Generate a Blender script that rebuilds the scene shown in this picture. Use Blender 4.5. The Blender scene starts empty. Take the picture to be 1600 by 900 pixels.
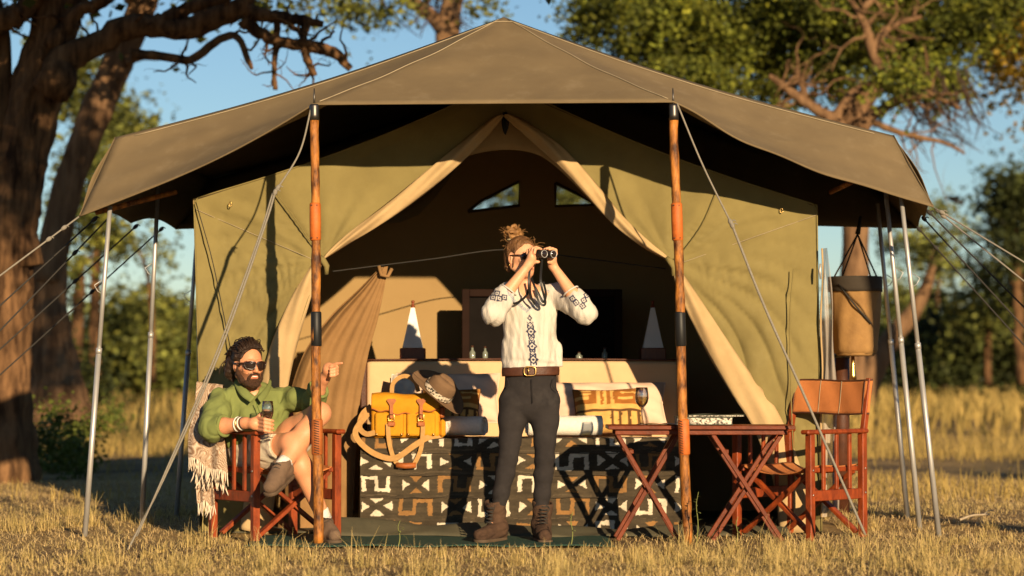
import bpy, bmesh, math, random
import numpy as np
from mathutils import Vector, Matrix
from mathutils.geometry import tessellate_polygon

rnd = random.Random(7)
nr = np.random.default_rng(11)
sc = bpy.context.scene
COL = sc.collection

# ------------------------------------------------------------ camera, sky, sun, exposure
F = 3778.0                      # focal length in pixels of a 1600 px wide frame (85 mm)
CY, CZ = -13.5, 0.93
PITCH = math.atan(140.0 / F)
cam = bpy.data.cameras.new("camera")
cam.lens = 85.0
cam.sensor_width = 36.0
cam.clip_end = 3000.0
cam.dof.use_dof = True
cam.dof.focus_distance = 13.75
cam.dof.aperture_fstop = 1.9
camo = bpy.data.objects.new("camera", cam)
COL.objects.link(camo)
camo.location = (0, CY, CZ)
camo.rotation_euler = (math.pi / 2 + PITCH, 0, 0)
sc.camera = camo

SUN = Vector((-0.345, 1.0, -0.262)).normalized()      # direction the light travels
sun_el = math.asin(-SUN.z)
world = bpy.data.worlds.new("World")
sc.world = world
world.use_nodes = True
wn = world.node_tree
bg = wn.nodes["Background"]
skyt = wn.nodes.new("ShaderNodeTexSky")
skyt.sky_type = 'NISHITA'
skyt.sun_disc = False
skyt.sun_elevation = sun_el
skyt.sun_rotation = math.atan2(-SUN.x, -SUN.y)
skyt.air_density = 1.0
skyt.dust_density = 0.0
skyt.ozone_density = 3.4
wn.links.new(skyt.outputs[0], bg.inputs[0])
bg.inputs[1].default_value = 0.058
sl = bpy.data.lights.new("sun", 'SUN')
sl.energy = 5.0
sl.angle = math.radians(0.55)
sl.color = (1.0, 0.75, 0.46)
slo = bpy.data.objects.new("sun", sl)
COL.objects.link(slo)
slo.rotation_euler = (-SUN).to_track_quat('Z', 'Y').to_euler()
slo.location = (5, -20, 12)
sc.view_settings.view_transform = 'Standard'
sc.view_settings.look = 'None'
sc.view_settings.gamma = 1.0
sc.view_settings.exposure = 0.78
sc.cycles.max_bounces = 6
sc.cycles.transparent_max_bounces = 12
sc.cycles.use_denoising = True

# ------------------------------------------------------------ helpers
def W(px, py, Y):
    """point of the place seen at a pixel of the photograph, at distance plane Y"""
    c, s = math.cos(PITCH), math.sin(PITCH)
    u, v = (px - 800) / F, (450 - py) / F
    d = (u, c - s * v, s + c * v)
    t = (Y - CY) / d[1]
    return np.array((t * d[0], Y, CZ + t * d[2]))

def WG(px, Y, z=0.0):
    """point at height z, column px, distance plane Y"""
    c, s = math.cos(PITCH), math.sin(PITCH)
    v = None
    D = Y - CY
    # depth along the optical axis
    dep = D * c + (z - CZ) * s
    return np.array(((px - 800) / F * dep, Y, z))

def empty(name, loc=(0, 0, 0), rz=0.0):
    o = bpy.data.objects.new(name, None)
    o.empty_display_size = 0.1
    o.location = loc
    o.rotation_euler = (0, 0, rz)
    COL.objects.link(o)
    return o

def tag(o, label=None, cat=None, group=None, kind=None):
    if label: o["label"] = label
    if cat: o["category"] = cat
    if group: o["group"] = group
    if kind: o["kind"] = kind
    return o

def root_of(o):
    while o.parent: o = o.parent
    return o

class G:
    """collects raw geometry; build() links it as one mesh object"""
    def __init__(s):
        s.v = []; s.f = []; s.c = []
    def add(s, v, f, c=None):
        o = len(s.v)
        s.v.extend([tuple(map(float, p)) for p in v])
        s.f.extend([tuple(i + o for i in q) for q in f])
        if c is not None: s.c.extend(c)
        return s
    def box(s, lo, hi, b=0.0, R=None, at=None):
        lo = np.array(lo, float); hi = np.array(hi, float)
        c = (lo + hi) / 2; h = (hi - lo) / 2
        b = min(b, *(h * 0.9)) if b else 0
        if not b:
            v = [c + h * np.array(k) for k in [(-1,-1,-1),(1,-1,-1),(1,1,-1),(-1,1,-1),(-1,-1,1),(1,-1,1),(1,1,1),(-1,1,1)]]
            f = [(0,3,2,1),(4,5,6,7),(0,1,5,4),(1,2,6,5),(2,3,7,6),(3,0,4,7)]
        else:
            v = []; idx = {}
            for sx in (-1,1):
                for sy in (-1,1):
                    for sz in (-1,1):
                        S = np.array((sx,sy,sz))
                        for ax in range(3):
                            p = S * (h - b); p[ax] = S[ax] * h[ax]
                            idx[(sx,sy,sz,ax)] = len(v); v.append(c + p)
            f = []
            for ax in range(3):
                a1, a2 = [(1,2),(2,0),(0,1)][ax]
                for sg in (-1,1):
                    q = []
                    for (p1,p2) in [(-1,-1),(1,-1),(1,1),(-1,1)]:
                        k = [0,0,0]; k[ax]=sg; k[a1]=p1; k[a2]=p2
                        q.append(idx[(*k,ax)])
                    f.append(tuple(q) if sg > 0 else tuple(q[::-1]))
            for ax in range(3):        # edges along ax
                a1, a2 = [(1,2),(2,0),(0,1)][ax]
                for p1 in (-1,1):
                    for p2 in (-1,1):
                        k0=[0,0,0]; k1=[0,0,0]
                        k0[ax]=-1; k1[ax]=1
                        for k in (k0,k1): k[a1]=p1; k[a2]=p2
                        q=[idx[(*k0,a1)],idx[(*k1,a1)],idx[(*k1,a2)],idx[(*k0,a2)]]
                        f.append(tuple(q) if p1*p2 < 0 else tuple(q[::-1]))
            for sx in (-1,1):
                for sy in (-1,1):
                    for sz in (-1,1):
                        q=[idx[(sx,sy,sz,a)] for a in range(3)]
                        f.append(tuple(q) if sx*sy*sz>0 else tuple(q[::-1]))
        if R is not None:
            pv = np.array(at if at is not None else c)
            v = [pv + R @ (np.array(p) - pv) for p in v]
        return s.add(v, f)
    def beam(s, p, q, w, h, b=0.003, up=(0,0,1)):
        """square bar from p to q: w across, h along up"""
        p = np.array(p, float); q = np.array(q, float)
        d = q - p; L = np.linalg.norm(d); d /= L
        up = np.array(up, float)
        x = np.cross(d, up); x /= np.linalg.norm(x)
        u = np.cross(x, d)
        g = G(); g.box((-w/2, 0, -h/2), (w/2, L, h/2), b)
        R = np.column_stack((x, d, u))
        return s.add([p + R @ np.array(k) for k in g.v], g.f)
    def tube(s, path, r, n=10, cap=True, noise=0.0, seed=0, flat=None, ridge=0.0):
        P = np.array(path, float); m = len(P)
        r = np.full(m, r, float) if np.isscalar(r) else np.array(r, float)
        T = np.gradient(P, axis=0); T /= (np.linalg.norm(T, axis=1)[:, None] + 1e-12)
        ref = np.array((0.0, 0, 1)) if abs(T[0][2]) < 0.9 else np.array((1.0, 0, 0))
        a = np.cross(T[0], ref); a /= np.linalg.norm(a)
        v = []; rg = np.random.default_rng(seed)
        ph = rg.random(6) * 6.28
        for i in range(m):
            a = a - T[i] * (a @ T[i]); a /= np.linalg.norm(a)
            b = np.cross(T[i], a)
            for k in range(n):
                t = 2 * math.pi * k / n
                rr = r[i]
                if noise:
                    rr *= 1 + noise * (math.sin(3*t+ph[0]+i*.35)+.7*math.sin(5*t+ph[1]-i*.22)+.6*math.sin(9*t+ph[3]+i*.15)+.9*math.sin(i*.9+ph[2]))
                if ridge: rr *= 1-ridge*(abs(math.sin(6.5*t+ph[4]+.9*math.sin(i*.23+ph[5])+.5*math.sin(i*.71)))**.5-.6)-ridge*.5*abs(math.sin(11*t+ph[2]+i*.13+1.1*math.sin(i*.4)))
                ca, sa = math.cos(t), math.sin(t)
                if flat: sa *= flat
                v.append(P[i] + rr * (a * ca + b * sa))
        f = [(i*n+k, i*n+(k+1)%n, (i+1)*n+(k+1)%n, (i+1)*n+k) for i in range(m-1) for k in range(n)]
        if cap:
            f.append(tuple(range(n-1, -1, -1))); f.append(tuple((m-1)*n+k for k in range(n)))
        return s.add(v, f)
    def lathe(s, prof, c=(0,0,0), axis=(0,0,1), n=24):
        c = np.array(c, float); ax = np.array(axis, float); ax /= np.linalg.norm(ax)
        ref = np.array((1.0,0,0)) if abs(ax[0]) < .9 else np.array((0,1.0,0))
        a = np.cross(ax, ref); a /= np.linalg.norm(a); b = np.cross(ax, a)
        v = []
        for (r, h) in prof:
            for k in range(n):
                t = 2*math.pi*k/n
                v.append(c + ax*h + r*(a*math.cos(t)+b*math.sin(t)))
        m = len(prof)
        f = [(i*n+k, i*n+(k+1)%n, (i+1)*n+(k+1)%n, (i+1)*n+k) for i in range(m-1) for k in range(n)]
        f.append(tuple(range(n-1,-1,-1))); f.append(tuple((m-1)*n+k for k in range(n)))
        return s.add(v, f)
    def grid(s, fn, nu, nv, flip=False):
        v = [fn(i/nu, j/nv) for j in range(nv+1) for i in range(nu+1)]
        w = nu+1
        f = [(j*w+i, j*w+i+1, (j+1)*w+i+1, (j+1)*w+i) for j in range(nv) for i in range(nu)]
        if flip: f = [q[::-1] for q in f]
        return s.add(v, f)
    def poly(s, pts, thick=None, dirn=(0,1,0)):
        """flat polygon, or prism along dirn"""
        n = len(pts)
        tri = tessellate_polygon([[Vector(p) for p in pts]])
        if not thick: return s.add(pts, [tuple(t) for t in tri])
        d = np.array(dirn, float)*thick
        v = list(pts) + [np.array(p)+d for p in pts]
        f = [tuple(t) for t in tri] + [tuple(i+n for i in t[::-1]) for t in tri]
        f += [(i,(i+1)%n,(i+1)%n+n,i+n) for i in range(n)]
        return s.add(v, f)
    def build(s, name, mat, parent=None, smooth=True, local=False, solid=0.0, sub=0, angle=None, col=None):
        me = bpy.data.meshes.new(name)
        off = np.zeros(3)
        if parent is not None and not local:
            off = np.array(root_of(parent).location)
        me.from_pydata([tuple(np.array(p)-off) for p in s.v] if off.any() else s.v, [], s.f)
        me.validate(clean_customdata=False)
        bm = bmesh.new(); bm.from_mesh(me)
        bmesh.ops.recalc_face_normals(bm, faces=bm.faces)
        bm.to_mesh(me); bm.free()
        if smooth:
            me.polygons.foreach_set("use_smooth", [True]*len(me.polygons))
            if smooth == 'auto':
                me.set_sharp_from_angle(angle=math.radians(angle or 35))
        if col is not None:
            set_col(me, col)
        elif s.c and len(s.c) == len(me.vertices):
            set_col(me, np.array(s.c))
        if mat is not None: me.materials.append(mat)
        o = bpy.data.objects.new(name, me)
        COL.objects.link(o)
        if parent is not None: o.parent = parent
        if sub:
            md = o.modifiers.new("sub", 'SUBSURF'); md.levels = sub; md.render_levels = sub
        if solid:
            md = o.modifiers.new("solid", 'SOLIDIFY'); md.thickness = solid; md.offset = 0
        return o

def set_col(me, c):
    c = np.asarray(c, float)
    if c.shape[1] == 3: c = np.hstack([c, np.ones((len(c),1))])
    at = me.color_attributes.new("Col", 'FLOAT_COLOR', 'POINT')
    at.data.foreach_set("color", c.astype(np.float32).ravel())

def fast_mesh(name, V, Fq, mat, parent=None, smooth=False, off=None, loops=4):
    """large meshes from numpy arrays; Fq (n,loops)"""
    V = np.asarray(V, np.float32)
    if parent is not None: V = V - np.array(root_of(parent).location, np.float32)
    me = bpy.data.meshes.new(name)
    me.vertices.add(len(V)); me.vertices.foreach_set("co", V.ravel())
    Fq = np.asarray(Fq, np.int32)
    me.loops.add(Fq.size); me.loops.foreach_set("vertex_index", Fq.ravel())
    me.polygons.add(len(Fq))
    me.polygons.foreach_set("loop_start", np.arange(0, Fq.size, Fq.shape[1], dtype=np.int32))
    if smooth: me.polygons.foreach_set("use_smooth", np.ones(len(Fq), bool))
    me.update(calc_edges=True)
    if mat is not None: me.materials.append(mat)
    o = bpy.data.objects.new(name, me); COL.objects.link(o)
    if parent is not None: o.parent = parent
    if name in ("crown", "foliage"): set_col(me, leaf_cloud.c)
    return o

def spline(pts, n):
    """Catmull-Rom through pts, n samples"""
    P = np.array(pts, float)
    P = np.vstack([2*P[0]-P[1], P, 2*P[-1]-P[-2]])
    m = len(P)-3
    out = []
    for k in range(n):
        t = k/(n-1)*m; i = min(int(t), m-1); u = t-i
        p0,p1,p2,p3 = P[i:i+4]
        out.append(.5*((2*p1)+(-p0+p2)*u+(2*p0-5*p1+4*p2-p3)*u*u+(-p0+3*p1-3*p2+p3)*u**3))
    return np.array(out)

def sines(x, y, z, seed, freq, octs=5):
    """cheap smooth noise, about -1..1"""
    rg = np.random.default_rng(seed); o = 0; tot = 0
    for k in range(octs):
        d = rg.normal(size=3); d /= np.linalg.norm(d)
        d2 = rg.normal(size=3); d2 /= np.linalg.norm(d2)
        p, p2 = rg.random(2)*6.28
        fr = freq*(1+.6*k); a = 1/(1+.5*k)
        q = (x*d2[0]+y*d2[1]+z*d2[2])*fr*.6+p2
        o = o + a*np.sin((x*d[0]+y*d[1]+z*d[2])*fr+p+1.3*np.sin(q)); tot += a
    return o/tot*1.4

# ------------------------------------------------------------ materials
def newmat(name):
    m = bpy.data.materials.new(name); m.use_nodes = True
    nt = m.node_tree
    return m, nt, nt.nodes["Principled BSDF"]

def nd(nt, t, **kw):
    n = nt.nodes.new(t)
    for k, v in kw.items():
        if k.startswith('i_'): n.inputs[k[2:].replace('_',' ')].default_value = v
        else: setattr(n, k, v)
    return n

def M(name, c1, c2=None, rough=.8, scale=6, detail=5, bump=0, bscale=80, stretch=(1,1,1), spec=.3, metal=0, weave=0, wscale=600, attr=False, sheen=0, contrast=.5, island=False, trans=0, stain=None, crumple=0, cscale=5):
    """principled material with a two-tone noise, optional weave and bump"""
    m, nt, P = newmat(name)
    L = nt.links.new
    tc = nd(nt, 'ShaderNodeTexCoord')
    mp = nd(nt, 'ShaderNodeMapping'); mp.inputs['Scale'].default_value = stretch
    L(tc.outputs['Object'], mp.inputs['Vector'])
    c2 = c2 or tuple(k*.72 for k in c1)
    nz = nd(nt, 'ShaderNodeTexNoise', i_Scale=scale, i_Detail=detail, i_Roughness=.62)
    L(mp.outputs[0], nz.inputs['Vector'])
    rp = nd(nt, 'ShaderNodeValToRGB')
    rp.color_ramp.elements[0].position = .5-contrast*.4; rp.color_ramp.elements[1].position = .5+contrast*.4
    rp.color_ramp.elements[0].color = (*c2, 1); rp.color_ramp.elements[1].color = (*c1, 1)
    if island:
        ge = nd(nt, 'ShaderNodeNewGeometry')
        ma = nd(nt, 'ShaderNodeMath', operation='ADD'); mb = nd(nt, 'ShaderNodeMath', operation='MULTIPLY')
        mb.inputs[1].default_value = .55
        L(ge.outputs['Random Per Island'], ma.inputs[0]); L(nz.outputs[0], ma.inputs[1]); L(ma.outputs[0], mb.inputs[0])
        L(mb.outputs[0], rp.inputs[0])
        rp.color_ramp.elements[0].position = .1; rp.color_ramp.elements[1].position = .85
    else:
        L(nz.outputs[0], rp.inputs[0])
    colour = rp.outputs[0]
    if attr:
        at = nd(nt, 'ShaderNodeVertexColor', layer_name="Col")
        mx = nd(nt, 'ShaderNodeMix', data_type='RGBA', blend_type='MULTIPLY'); mx.inputs[0].default_value = 1
        L(at.outputs[0], mx.inputs[6]); L(colour, mx.inputs[7]); colour = mx.outputs[2]
    if stain:
        n2 = nd(nt, 'ShaderNodeTexNoise', i_Scale=stain[1], i_Detail=7, i_Roughness=.7)
        L(tc.outputs['Object'], n2.inputs['Vector'])
        r2 = nd(nt, 'ShaderNodeValToRGB'); r2.color_ramp.elements[0].position=.55; r2.color_ramp.elements[1].position=.72
        L(n2.outputs[0], r2.inputs[0])
        mx = nd(nt, 'ShaderNodeMix', data_type='RGBA'); mx.inputs[7].default_value = (*stain[0],1)
        mm = nd(nt,'ShaderNodeMath',operation='MULTIPLY'); mm.inputs[1].default_value = stain[2]
        L(r2.outputs[0], mm.inputs[0]); L(mm.outputs[0], mx.inputs[0]); L(colour, mx.inputs[6]); colour = mx.outputs[2]
    L(colour, P.inputs['Base Color'])
    P.inputs['Roughness'].default_value = rough
    P.inputs['Specular IOR Level'].default_value = spec
    P.inputs['Metallic'].default_value = metal
    if sheen:
        P.inputs['Sheen Weight'].default_value = sheen
    if bump or weave:
        nb = nd(nt, 'ShaderNodeTexNoise', i_Scale=bscale, i_Detail=6, i_Roughness=.65)
        L(mp.outputs[0], nb.inputs['Vector'])
        h = nb.outputs[0]
        if weave:
            wv = nd(nt, 'ShaderNodeTexWave', i_Scale=wscale/6.28, i_Distortion=1.5); wv.bands_direction = 'X'
            wz = nd(nt, 'ShaderNodeTexWave', i_Scale=wscale/6.28, i_Distortion=1.5); wz.bands_direction = 'Z'
            L(tc.outputs['Object'], wv.inputs['Vector']); L(tc.outputs['Object'], wz.inputs['Vector'])
            a1 = nd(nt, 'ShaderNodeMath', operation='ADD'); L(wv.outputs['Fac'], a1.inputs[0]); L(wz.outputs['Fac'], a1.inputs[1])
            a2 = nd(nt, 'ShaderNodeMath', operation='MULTIPLY_ADD'); L(a1.outputs[0], a2.inputs[0]); a2.inputs[1].default_value = weave; L(h, a2.inputs[2]); h = a2.outputs[0]
        bp = nd(nt, 'ShaderNodeBump', i_Strength=bump or .2, i_Distance=.01)
        L(h, bp.inputs['Height']); L(bp.outputs[0], P.inputs['Normal'])
        if crumple:
            nc = nd(nt, 'ShaderNodeTexNoise', i_Scale=cscale, i_Detail=3, i_Roughness=.5, i_Distortion=.9)
            nc.noise_type = 'RIDGED_MULTIFRACTAL'
            L(tc.outputs['Object'], nc.inputs['Vector'])
            b2 = nd(nt, 'ShaderNodeBump', i_Strength=crumple, i_Distance=.03)
            L(nc.outputs[0], b2.inputs['Height']); L(b2.outputs[0], bp.inputs['Normal'])
    if trans:
        out = nt.nodes['Material Output']
        tr = nd(nt, 'ShaderNodeBsdfTranslucent'); L(colour, tr.inputs['Color'])
        ms = nd(nt, 'ShaderNodeMixShader'); ms.inputs[0].default_value = trans
        L(P.outputs[0], ms.inputs[1]); L(tr.outputs[0], ms.inputs[2]); L(ms.outputs[0], out.inputs['Surface'])
    return m

def glassmat(name, col=(1,1,1), rough=0.0, ior=1.45):
    m, nt, P = newmat(name)
    P.inputs['Base Color'].default_value = (*col,1)
    P.inputs['Transmission Weight'].default_value = 1.0
    P.inputs['Roughness'].default_value = rough
    P.inputs['IOR'].default_value = ior
    return m

def thinglass(name, tint=(1,1,1), base=.05):
    """thin clear glass: light passes, edges and highlights reflect"""
    m, nt, P = newmat(name); L = nt.links.new
    tr = nd(nt, 'ShaderNodeBsdfTransparent'); tr.inputs[0].default_value = (*tint,1)
    gl = nd(nt, 'ShaderNodeBsdfGlossy'); gl.inputs['Roughness'].default_value = .03
    lw = nd(nt, 'ShaderNodeLayerWeight', i_Blend=.25)
    ma = nd(nt, 'ShaderNodeMath', operation='MULTIPLY_ADD'); ma.inputs[1].default_value = .7; ma.inputs[2].default_value = base
    L(lw.outputs['Fresnel'], ma.inputs[0])
    ms = nd(nt, 'ShaderNodeMixShader'); L(ma.outputs[0], ms.inputs[0]); L(tr.outputs[0], ms.inputs[1]); L(gl.outputs[0], ms.inputs[2])
    L(ms.outputs[0], nt.nodes['Material Output'].inputs['Surface'])
    return m

def netmat(name, col, alpha):
    m, nt, P = newmat(name)
    P.inputs['Base Color'].default_value = (*col,1)
    P.inputs['Roughness'].default_value = .9
    P.inputs['Alpha'].default_value = alpha
    return m

m_fly = M("fly canvas", (.170,.124,.064), (.134,.096,.050), rough=.85, scale=3.5, bump=.25, bscale=30, weave=.25, wscale=900, stain=((.225,.175,.11),7,.34), contrast=.55, crumple=.22, cscale=2.4)
m_wall = M("olive canvas", (.208,.168,.060), (.164,.131,.046), rough=.88, scale=4, bump=.3, bscale=14, weave=.2, wscale=900, stain=((.24,.20,.085),7,.3), crumple=.30, cscale=3)
m_lining = M("beige lining", (.44,.31,.155), (.35,.24,.115), rough=.9, scale=5, bump=.25, bscale=25, crumple=.12, cscale=6)
m_curtain = M("tan curtain", (.25,.140,.054), (.19,.104,.038), rough=.9, scale=6, bump=.3, bscale=60, crumple=.15, cscale=6)
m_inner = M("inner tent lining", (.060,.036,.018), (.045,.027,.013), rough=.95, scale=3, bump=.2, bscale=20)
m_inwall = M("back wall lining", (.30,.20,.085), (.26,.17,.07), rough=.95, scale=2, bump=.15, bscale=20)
m_thread = M("seam thread", (.38,.31,.20), rough=.9)
m_rope = M("pale rope", (.24,.22,.18), (.17,.15,.12), rough=.9, scale=120, bump=.4, bscale=300)
m_cord = M("dark cord", (.035,.032,.028), rough=.9, scale=120)
m_pole = M("varnished pole wood", (.44,.165,.028), (.050,.016,.005), rough=.5, scale=3.2, stretch=(7,7,2.6), bump=.7, bscale=9, spec=.3, contrast=.34)
m_wood = M("red hardwood", (.32,.060,.012), (.10,.017,.005), rough=.45, scale=9, stretch=(3,3,1), bump=.25, bscale=60, spec=.28, contrast=.6, stain=((.045,.010,.004),11,.7))
m_wood2 = M("dark table wood", (.185,.038,.010), (.06,.012,.004), rough=.5, scale=9, bump=.25, bscale=60, spec=.2, contrast=.7, stain=((.20,.055,.016),13,.5))
m_leather = M("orange leather", (.52,.135,.022), (.36,.085,.014), rough=.5, scale=22, bump=.3, bscale=180)
m_brownleather = M("brown leather", (.085,.030,.014), (.05,.018,.009), rough=.45, scale=25, bump=.3, bscale=150)
m_tanleather = M("tan leather", (.36,.105,.022), (.24,.066,.014), rough=.5, scale=25, bump=.3, bscale=150)
m_black = M("black rubber", (.012,.012,.012), rough=.5)
m_steel = M("galvanised steel", (.50,.49,.47), (.36,.35,.33), rough=.45, metal=.55, scale=30, stretch=(1,1,.2))
m_darksteel = M("dark steel", (.12,.11,.10), rough=.4, metal=.9)
m_brass = M("brass", (.62,.40,.14), rough=.3, metal=1.0)
m_seatcanvas = M("orange canvas", (.50,.175,.050), (.43,.145,.040), rough=.85, scale=8, bump=.35, bscale=40, weave=.3, wscale=1200)
m_darkcanvas = M("dark olive groundsheet", (.085,.075,.045), (.055,.05,.03), rough=.85, scale=6, bump=.3, bscale=20)
m_green = M("dark green mat", (.018,.060,.042), (.012,.040,.028), rough=.8, scale=14, bump=.4, bscale=60)

# ------------------------------------------------------------ smooth organic shapes (distance field -> one continuous surface)
class SDF:
    def __init__(s, lo, hi, h):
        s.lo = np.array(lo, float); s.h = h
        s.n = np.ceil((np.array(hi)-s.lo)/h).astype(int)+1
        s.ax = [s.lo[i]+np.arange(s.n[i])*h for i in range(3)]
        s.d = np.full(s.n, 0.3, np.float32)
    def _win(s, lo, hi, pad):
        sl = []
        for i in range(3):
            a = int(max(0, math.floor((lo[i]-pad-s.lo[i])/s.h))); b = int(min(s.n[i], math.ceil((hi[i]+pad-s.lo[i])/s.h)+1))
            if b <= a: return None
            sl.append(slice(a, b))
        X, Y, Z = np.meshgrid(*[s.ax[i][sl[i]].astype(np.float32) for i in range(3)], indexing='ij', sparse=True)
        return tuple(sl), X, Y, Z
    def _mix(s, w, d, k, op):
        cur = s.d[w]
        if op == 'cut': 
            s.d[w] = np.maximum(cur, -d); return
        if op == 'cutk':
            hh = np.clip(.5-.5*(-d-cur)/-k if False else .5+.5*(-d-cur)/k, 0, 1)
            s.d[w] = cur*(1-hh)+(-d)*hh+k*hh*(1-hh); return
        if k <= 0: s.d[w] = np.minimum(cur, d); return
        hh = np.clip(.5+.5*(cur-d)/k, 0, 1)
        s.d[w] = cur*(1-hh)+d*hh-k*hh*(1-hh)
    def cap(s, a, b, ra, rb=None, k=.02, op='add', sq=(1,1,1)):
        a = np.array(a, float); b = np.array(b, float); rb = ra if rb is None else rb
        r = max(ra, rb)
        w = s._win(np.minimum(a,b)-r, np.maximum(a,b)+r, k+.03)
        if w is None: return s
        w, X, Y, Z = w
        ab = b-a; L2 = float(ab@ab)+1e-9
        t = np.clip(((X-a[0])*ab[0]+(Y-a[1])*ab[1]+(Z-a[2])*ab[2])/L2, 0, 1)
        dx, dy, dz = X-a[0]-t*ab[0], Y-a[1]-t*ab[1], Z-a[2]-t*ab[2]
        d = np.sqrt((dx/sq[0])**2+(dy/sq[1])**2+(dz/sq[2])**2)-(ra+t*(rb-ra))
        s._mix(w, d, k, op); return s
    def chain(s, pts, rs, k=.02, **kw):
        for i in range(len(pts)-1): s.cap(pts[i], pts[i+1], rs[i], rs[i+1], k, **kw)
        return s
    def ell(s, c, r, k=.02, R=None, op='add'):
        c = np.array(c, float); r = np.array(r, float)
        m = r.max()
        w = s._win(c-m, c+m, k+.03)
        if w is None: return s
        w, X, Y, Z = w
        x, y, z = X-c[0], Y-c[1], Z-c[2]
        if R is not None:
            x, y, z = (R[0,0]*x+R[1,0]*y+R[2,0]*z, R[0,1]*x+R[1,1]*y+R[2,1]*z, R[0,2]*x+R[1,2]*y+R[2,2]*z)
        q = np.sqrt((x/r[0])**2+(y/r[1])**2+(z/r[2])**2)
        g = np.sqrt((x/r[0]**2)**2+(y/r[1]**2)**2+(z/r[2]**2)**2)+1e-6
        d = q*(q-1)/g
        s._mix(w, d, k, op); return s
    def box(s, c, hs, rad=.01, k=.01, R=None, op='add'):
        c = np.array(c, float); hs = np.array(hs, float); m = np.linalg.norm(hs)
        w = s._win(c-m, c+m, k+.03)
        if w is None: return s
        w, X, Y, Z = w
        x, y, z = X-c[0], Y-c[1], Z-c[2]
        if R is not None:
            x, y, z = (R[0,0]*x+R[1,0]*y+R[2,0]*z, R[0,1]*x+R[1,1]*y+R[2,1]*z, R[0,2]*x+R[1,2]*y+R[2,2]*z)
        qx, qy, qz = np.abs(x)-hs[0]+rad, np.abs(y)-hs[1]+rad, np.abs(z)-hs[2]+rad
        d = np.sqrt(np.maximum(qx,0)**2+np.maximum(qy,0)**2+np.maximum(qz,0)**2)+np.minimum(np.maximum(qx,np.maximum(qy,qz)),0)-rad
        s._mix(w, d, k, op); return s
    def plane(s, p, nrm):
        """cut away everything on the side the normal points to"""
        p = np.array(p, float); nrm = np.array(nrm, float); nrm /= np.linalg.norm(nrm)
        X, Y, Z = np.meshgrid(*[a.astype(np.float32) for a in s.ax], indexing='ij', sparse=True)
        s.d = np.maximum(s.d, (X-p[0])*nrm[0]+(Y-p[1])*nrm[1]+(Z-p[2])*nrm[2]); return s
    def noise(s, amp, freq, seed=0, stretch=(1,1,1), octs=5, zc=None, zw=.1):
        X, Y, Z = np.meshgrid(*[a.astype(np.float32) for a in s.ax], indexing='ij', sparse=True)
        m = np.abs(s.d) < .05
        n = sines(X*stretch[0], Y*stretch[1], Z*stretch[2], seed, freq, octs)
        if zc is not None: n = n*sum(np.exp(-((Z-z_)/zw)**2) for z_ in zc)
        s.d = np.where(m, s.d+amp*n, s.d).astype(np.float32); return s
    def crease(s, amp, freq, seed=0, stretch=(1,1,1), octs=3, sharp=4):
        X, Y, Z = np.meshgrid(*[a.astype(np.float32) for a in s.ax], indexing='ij', sparse=True)
        m = np.abs(s.d) < .06
        n = sines(X*stretch[0], Y*stretch[1], Z*stretch[2], seed, freq, octs)
        s.d = np.where(m, s.d+amp*(1-np.minimum(1,np.abs(n)*1.6))**sharp*1.0-amp*.25, s.d).astype(np.float32); return s
    def mesh(s, smooth=1):
        d = s.d; h = s.h
        d = np.pad(d, 1, constant_values=.3); lo = s.lo-h
        ins = d < 0
        nx, ny, nz = d.shape
        c = np.zeros((nx-1,ny-1,nz-1), np.int8)
        for i in (0,1):
            for j in (0,1):
                for k in (0,1): c += ins[i:nx-1+i, j:ny-1+j, k:nz-1+k]
        act = (c > 0) & (c < 8)
        idx = -np.ones(act.shape, np.int64)
        I = np.argwhere(act); idx[act] = np.arange(len(I))
        acc = np.zeros((len(I),3)); cnt = np.zeros(len(I))
        corners = [(0,0,0),(1,0,0),(0,1,0),(1,1,0),(0,0,1),(1,0,1),(0,1,1),(1,1,1)]
        val = {k: d[I[:,0]+k[0], I[:,1]+k[1], I[:,2]+k[2]] for k in corners}
        for a in corners:
            for ax in range(3):
                if a[ax] == 0:
                    b = list(a); b[ax] = 1; b = tuple(b)
                    va, vb = val[a], val[b]
                    cr = (va < 0) != (vb < 0)
                    t = np.where(cr, va/(va-vb+1e-12), 0)
                    p = np.tile(np.array(a, float), (len(I),1)); p[:,ax] += t
                    acc += p*cr[:,None]; cnt += cr
        V = (I+acc/np.maximum(cnt,1)[:,None])*h+lo
        Q = []
        for ax in range(3):
            sa = [slice(None)]*3; sb = [slice(None)]*3
            sa[ax] = slice(0,-1); sb[ax] = slice(1,None)
            A, B = ins[tuple(sa)], ins[tuple(sb)]
            cr = A != B
            E = np.argwhere(cr)
            o1, o2 = [(1,2),(2,0),(0,1)][ax]
            ok = (E[:,o1]>0)&(E[:,o2]>0)&(E[:,o1]<d.shape[o1]-1)&(E[:,o2]<d.shape[o2]-1)
            E = E[ok]; fl = A[tuple(E.T)]
            def cell(d1,d2):
                e = E.copy(); e[:,o1]-=d1; e[:,o2]-=d2
                return idx[tuple(e.T)]
            q = np.stack([cell(1,1),cell(0,1),cell(0,0),cell(1,0)],1)
            q[~fl] = q[~fl][:,::-1]
            Q.append(q)
        Q = np.vstack(Q); Q = Q[(Q>=0).all(1)]
        for _ in range(smooth):
            S = np.zeros_like(V); n = np.zeros(len(V))
            for a,b in ((0,1),(1,2),(2,3),(3,0)):
                np.add.at(S, Q[:,a], V[Q[:,b]]); np.add.at(S, Q[:,b], V[Q[:,a]])
                np.add.at(n, Q[:,a], 1); np.add.at(n, Q[:,b], 1)
            V = .5*V+.5*S/np.maximum(n,1)[:,None]
        return V, Q
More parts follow.
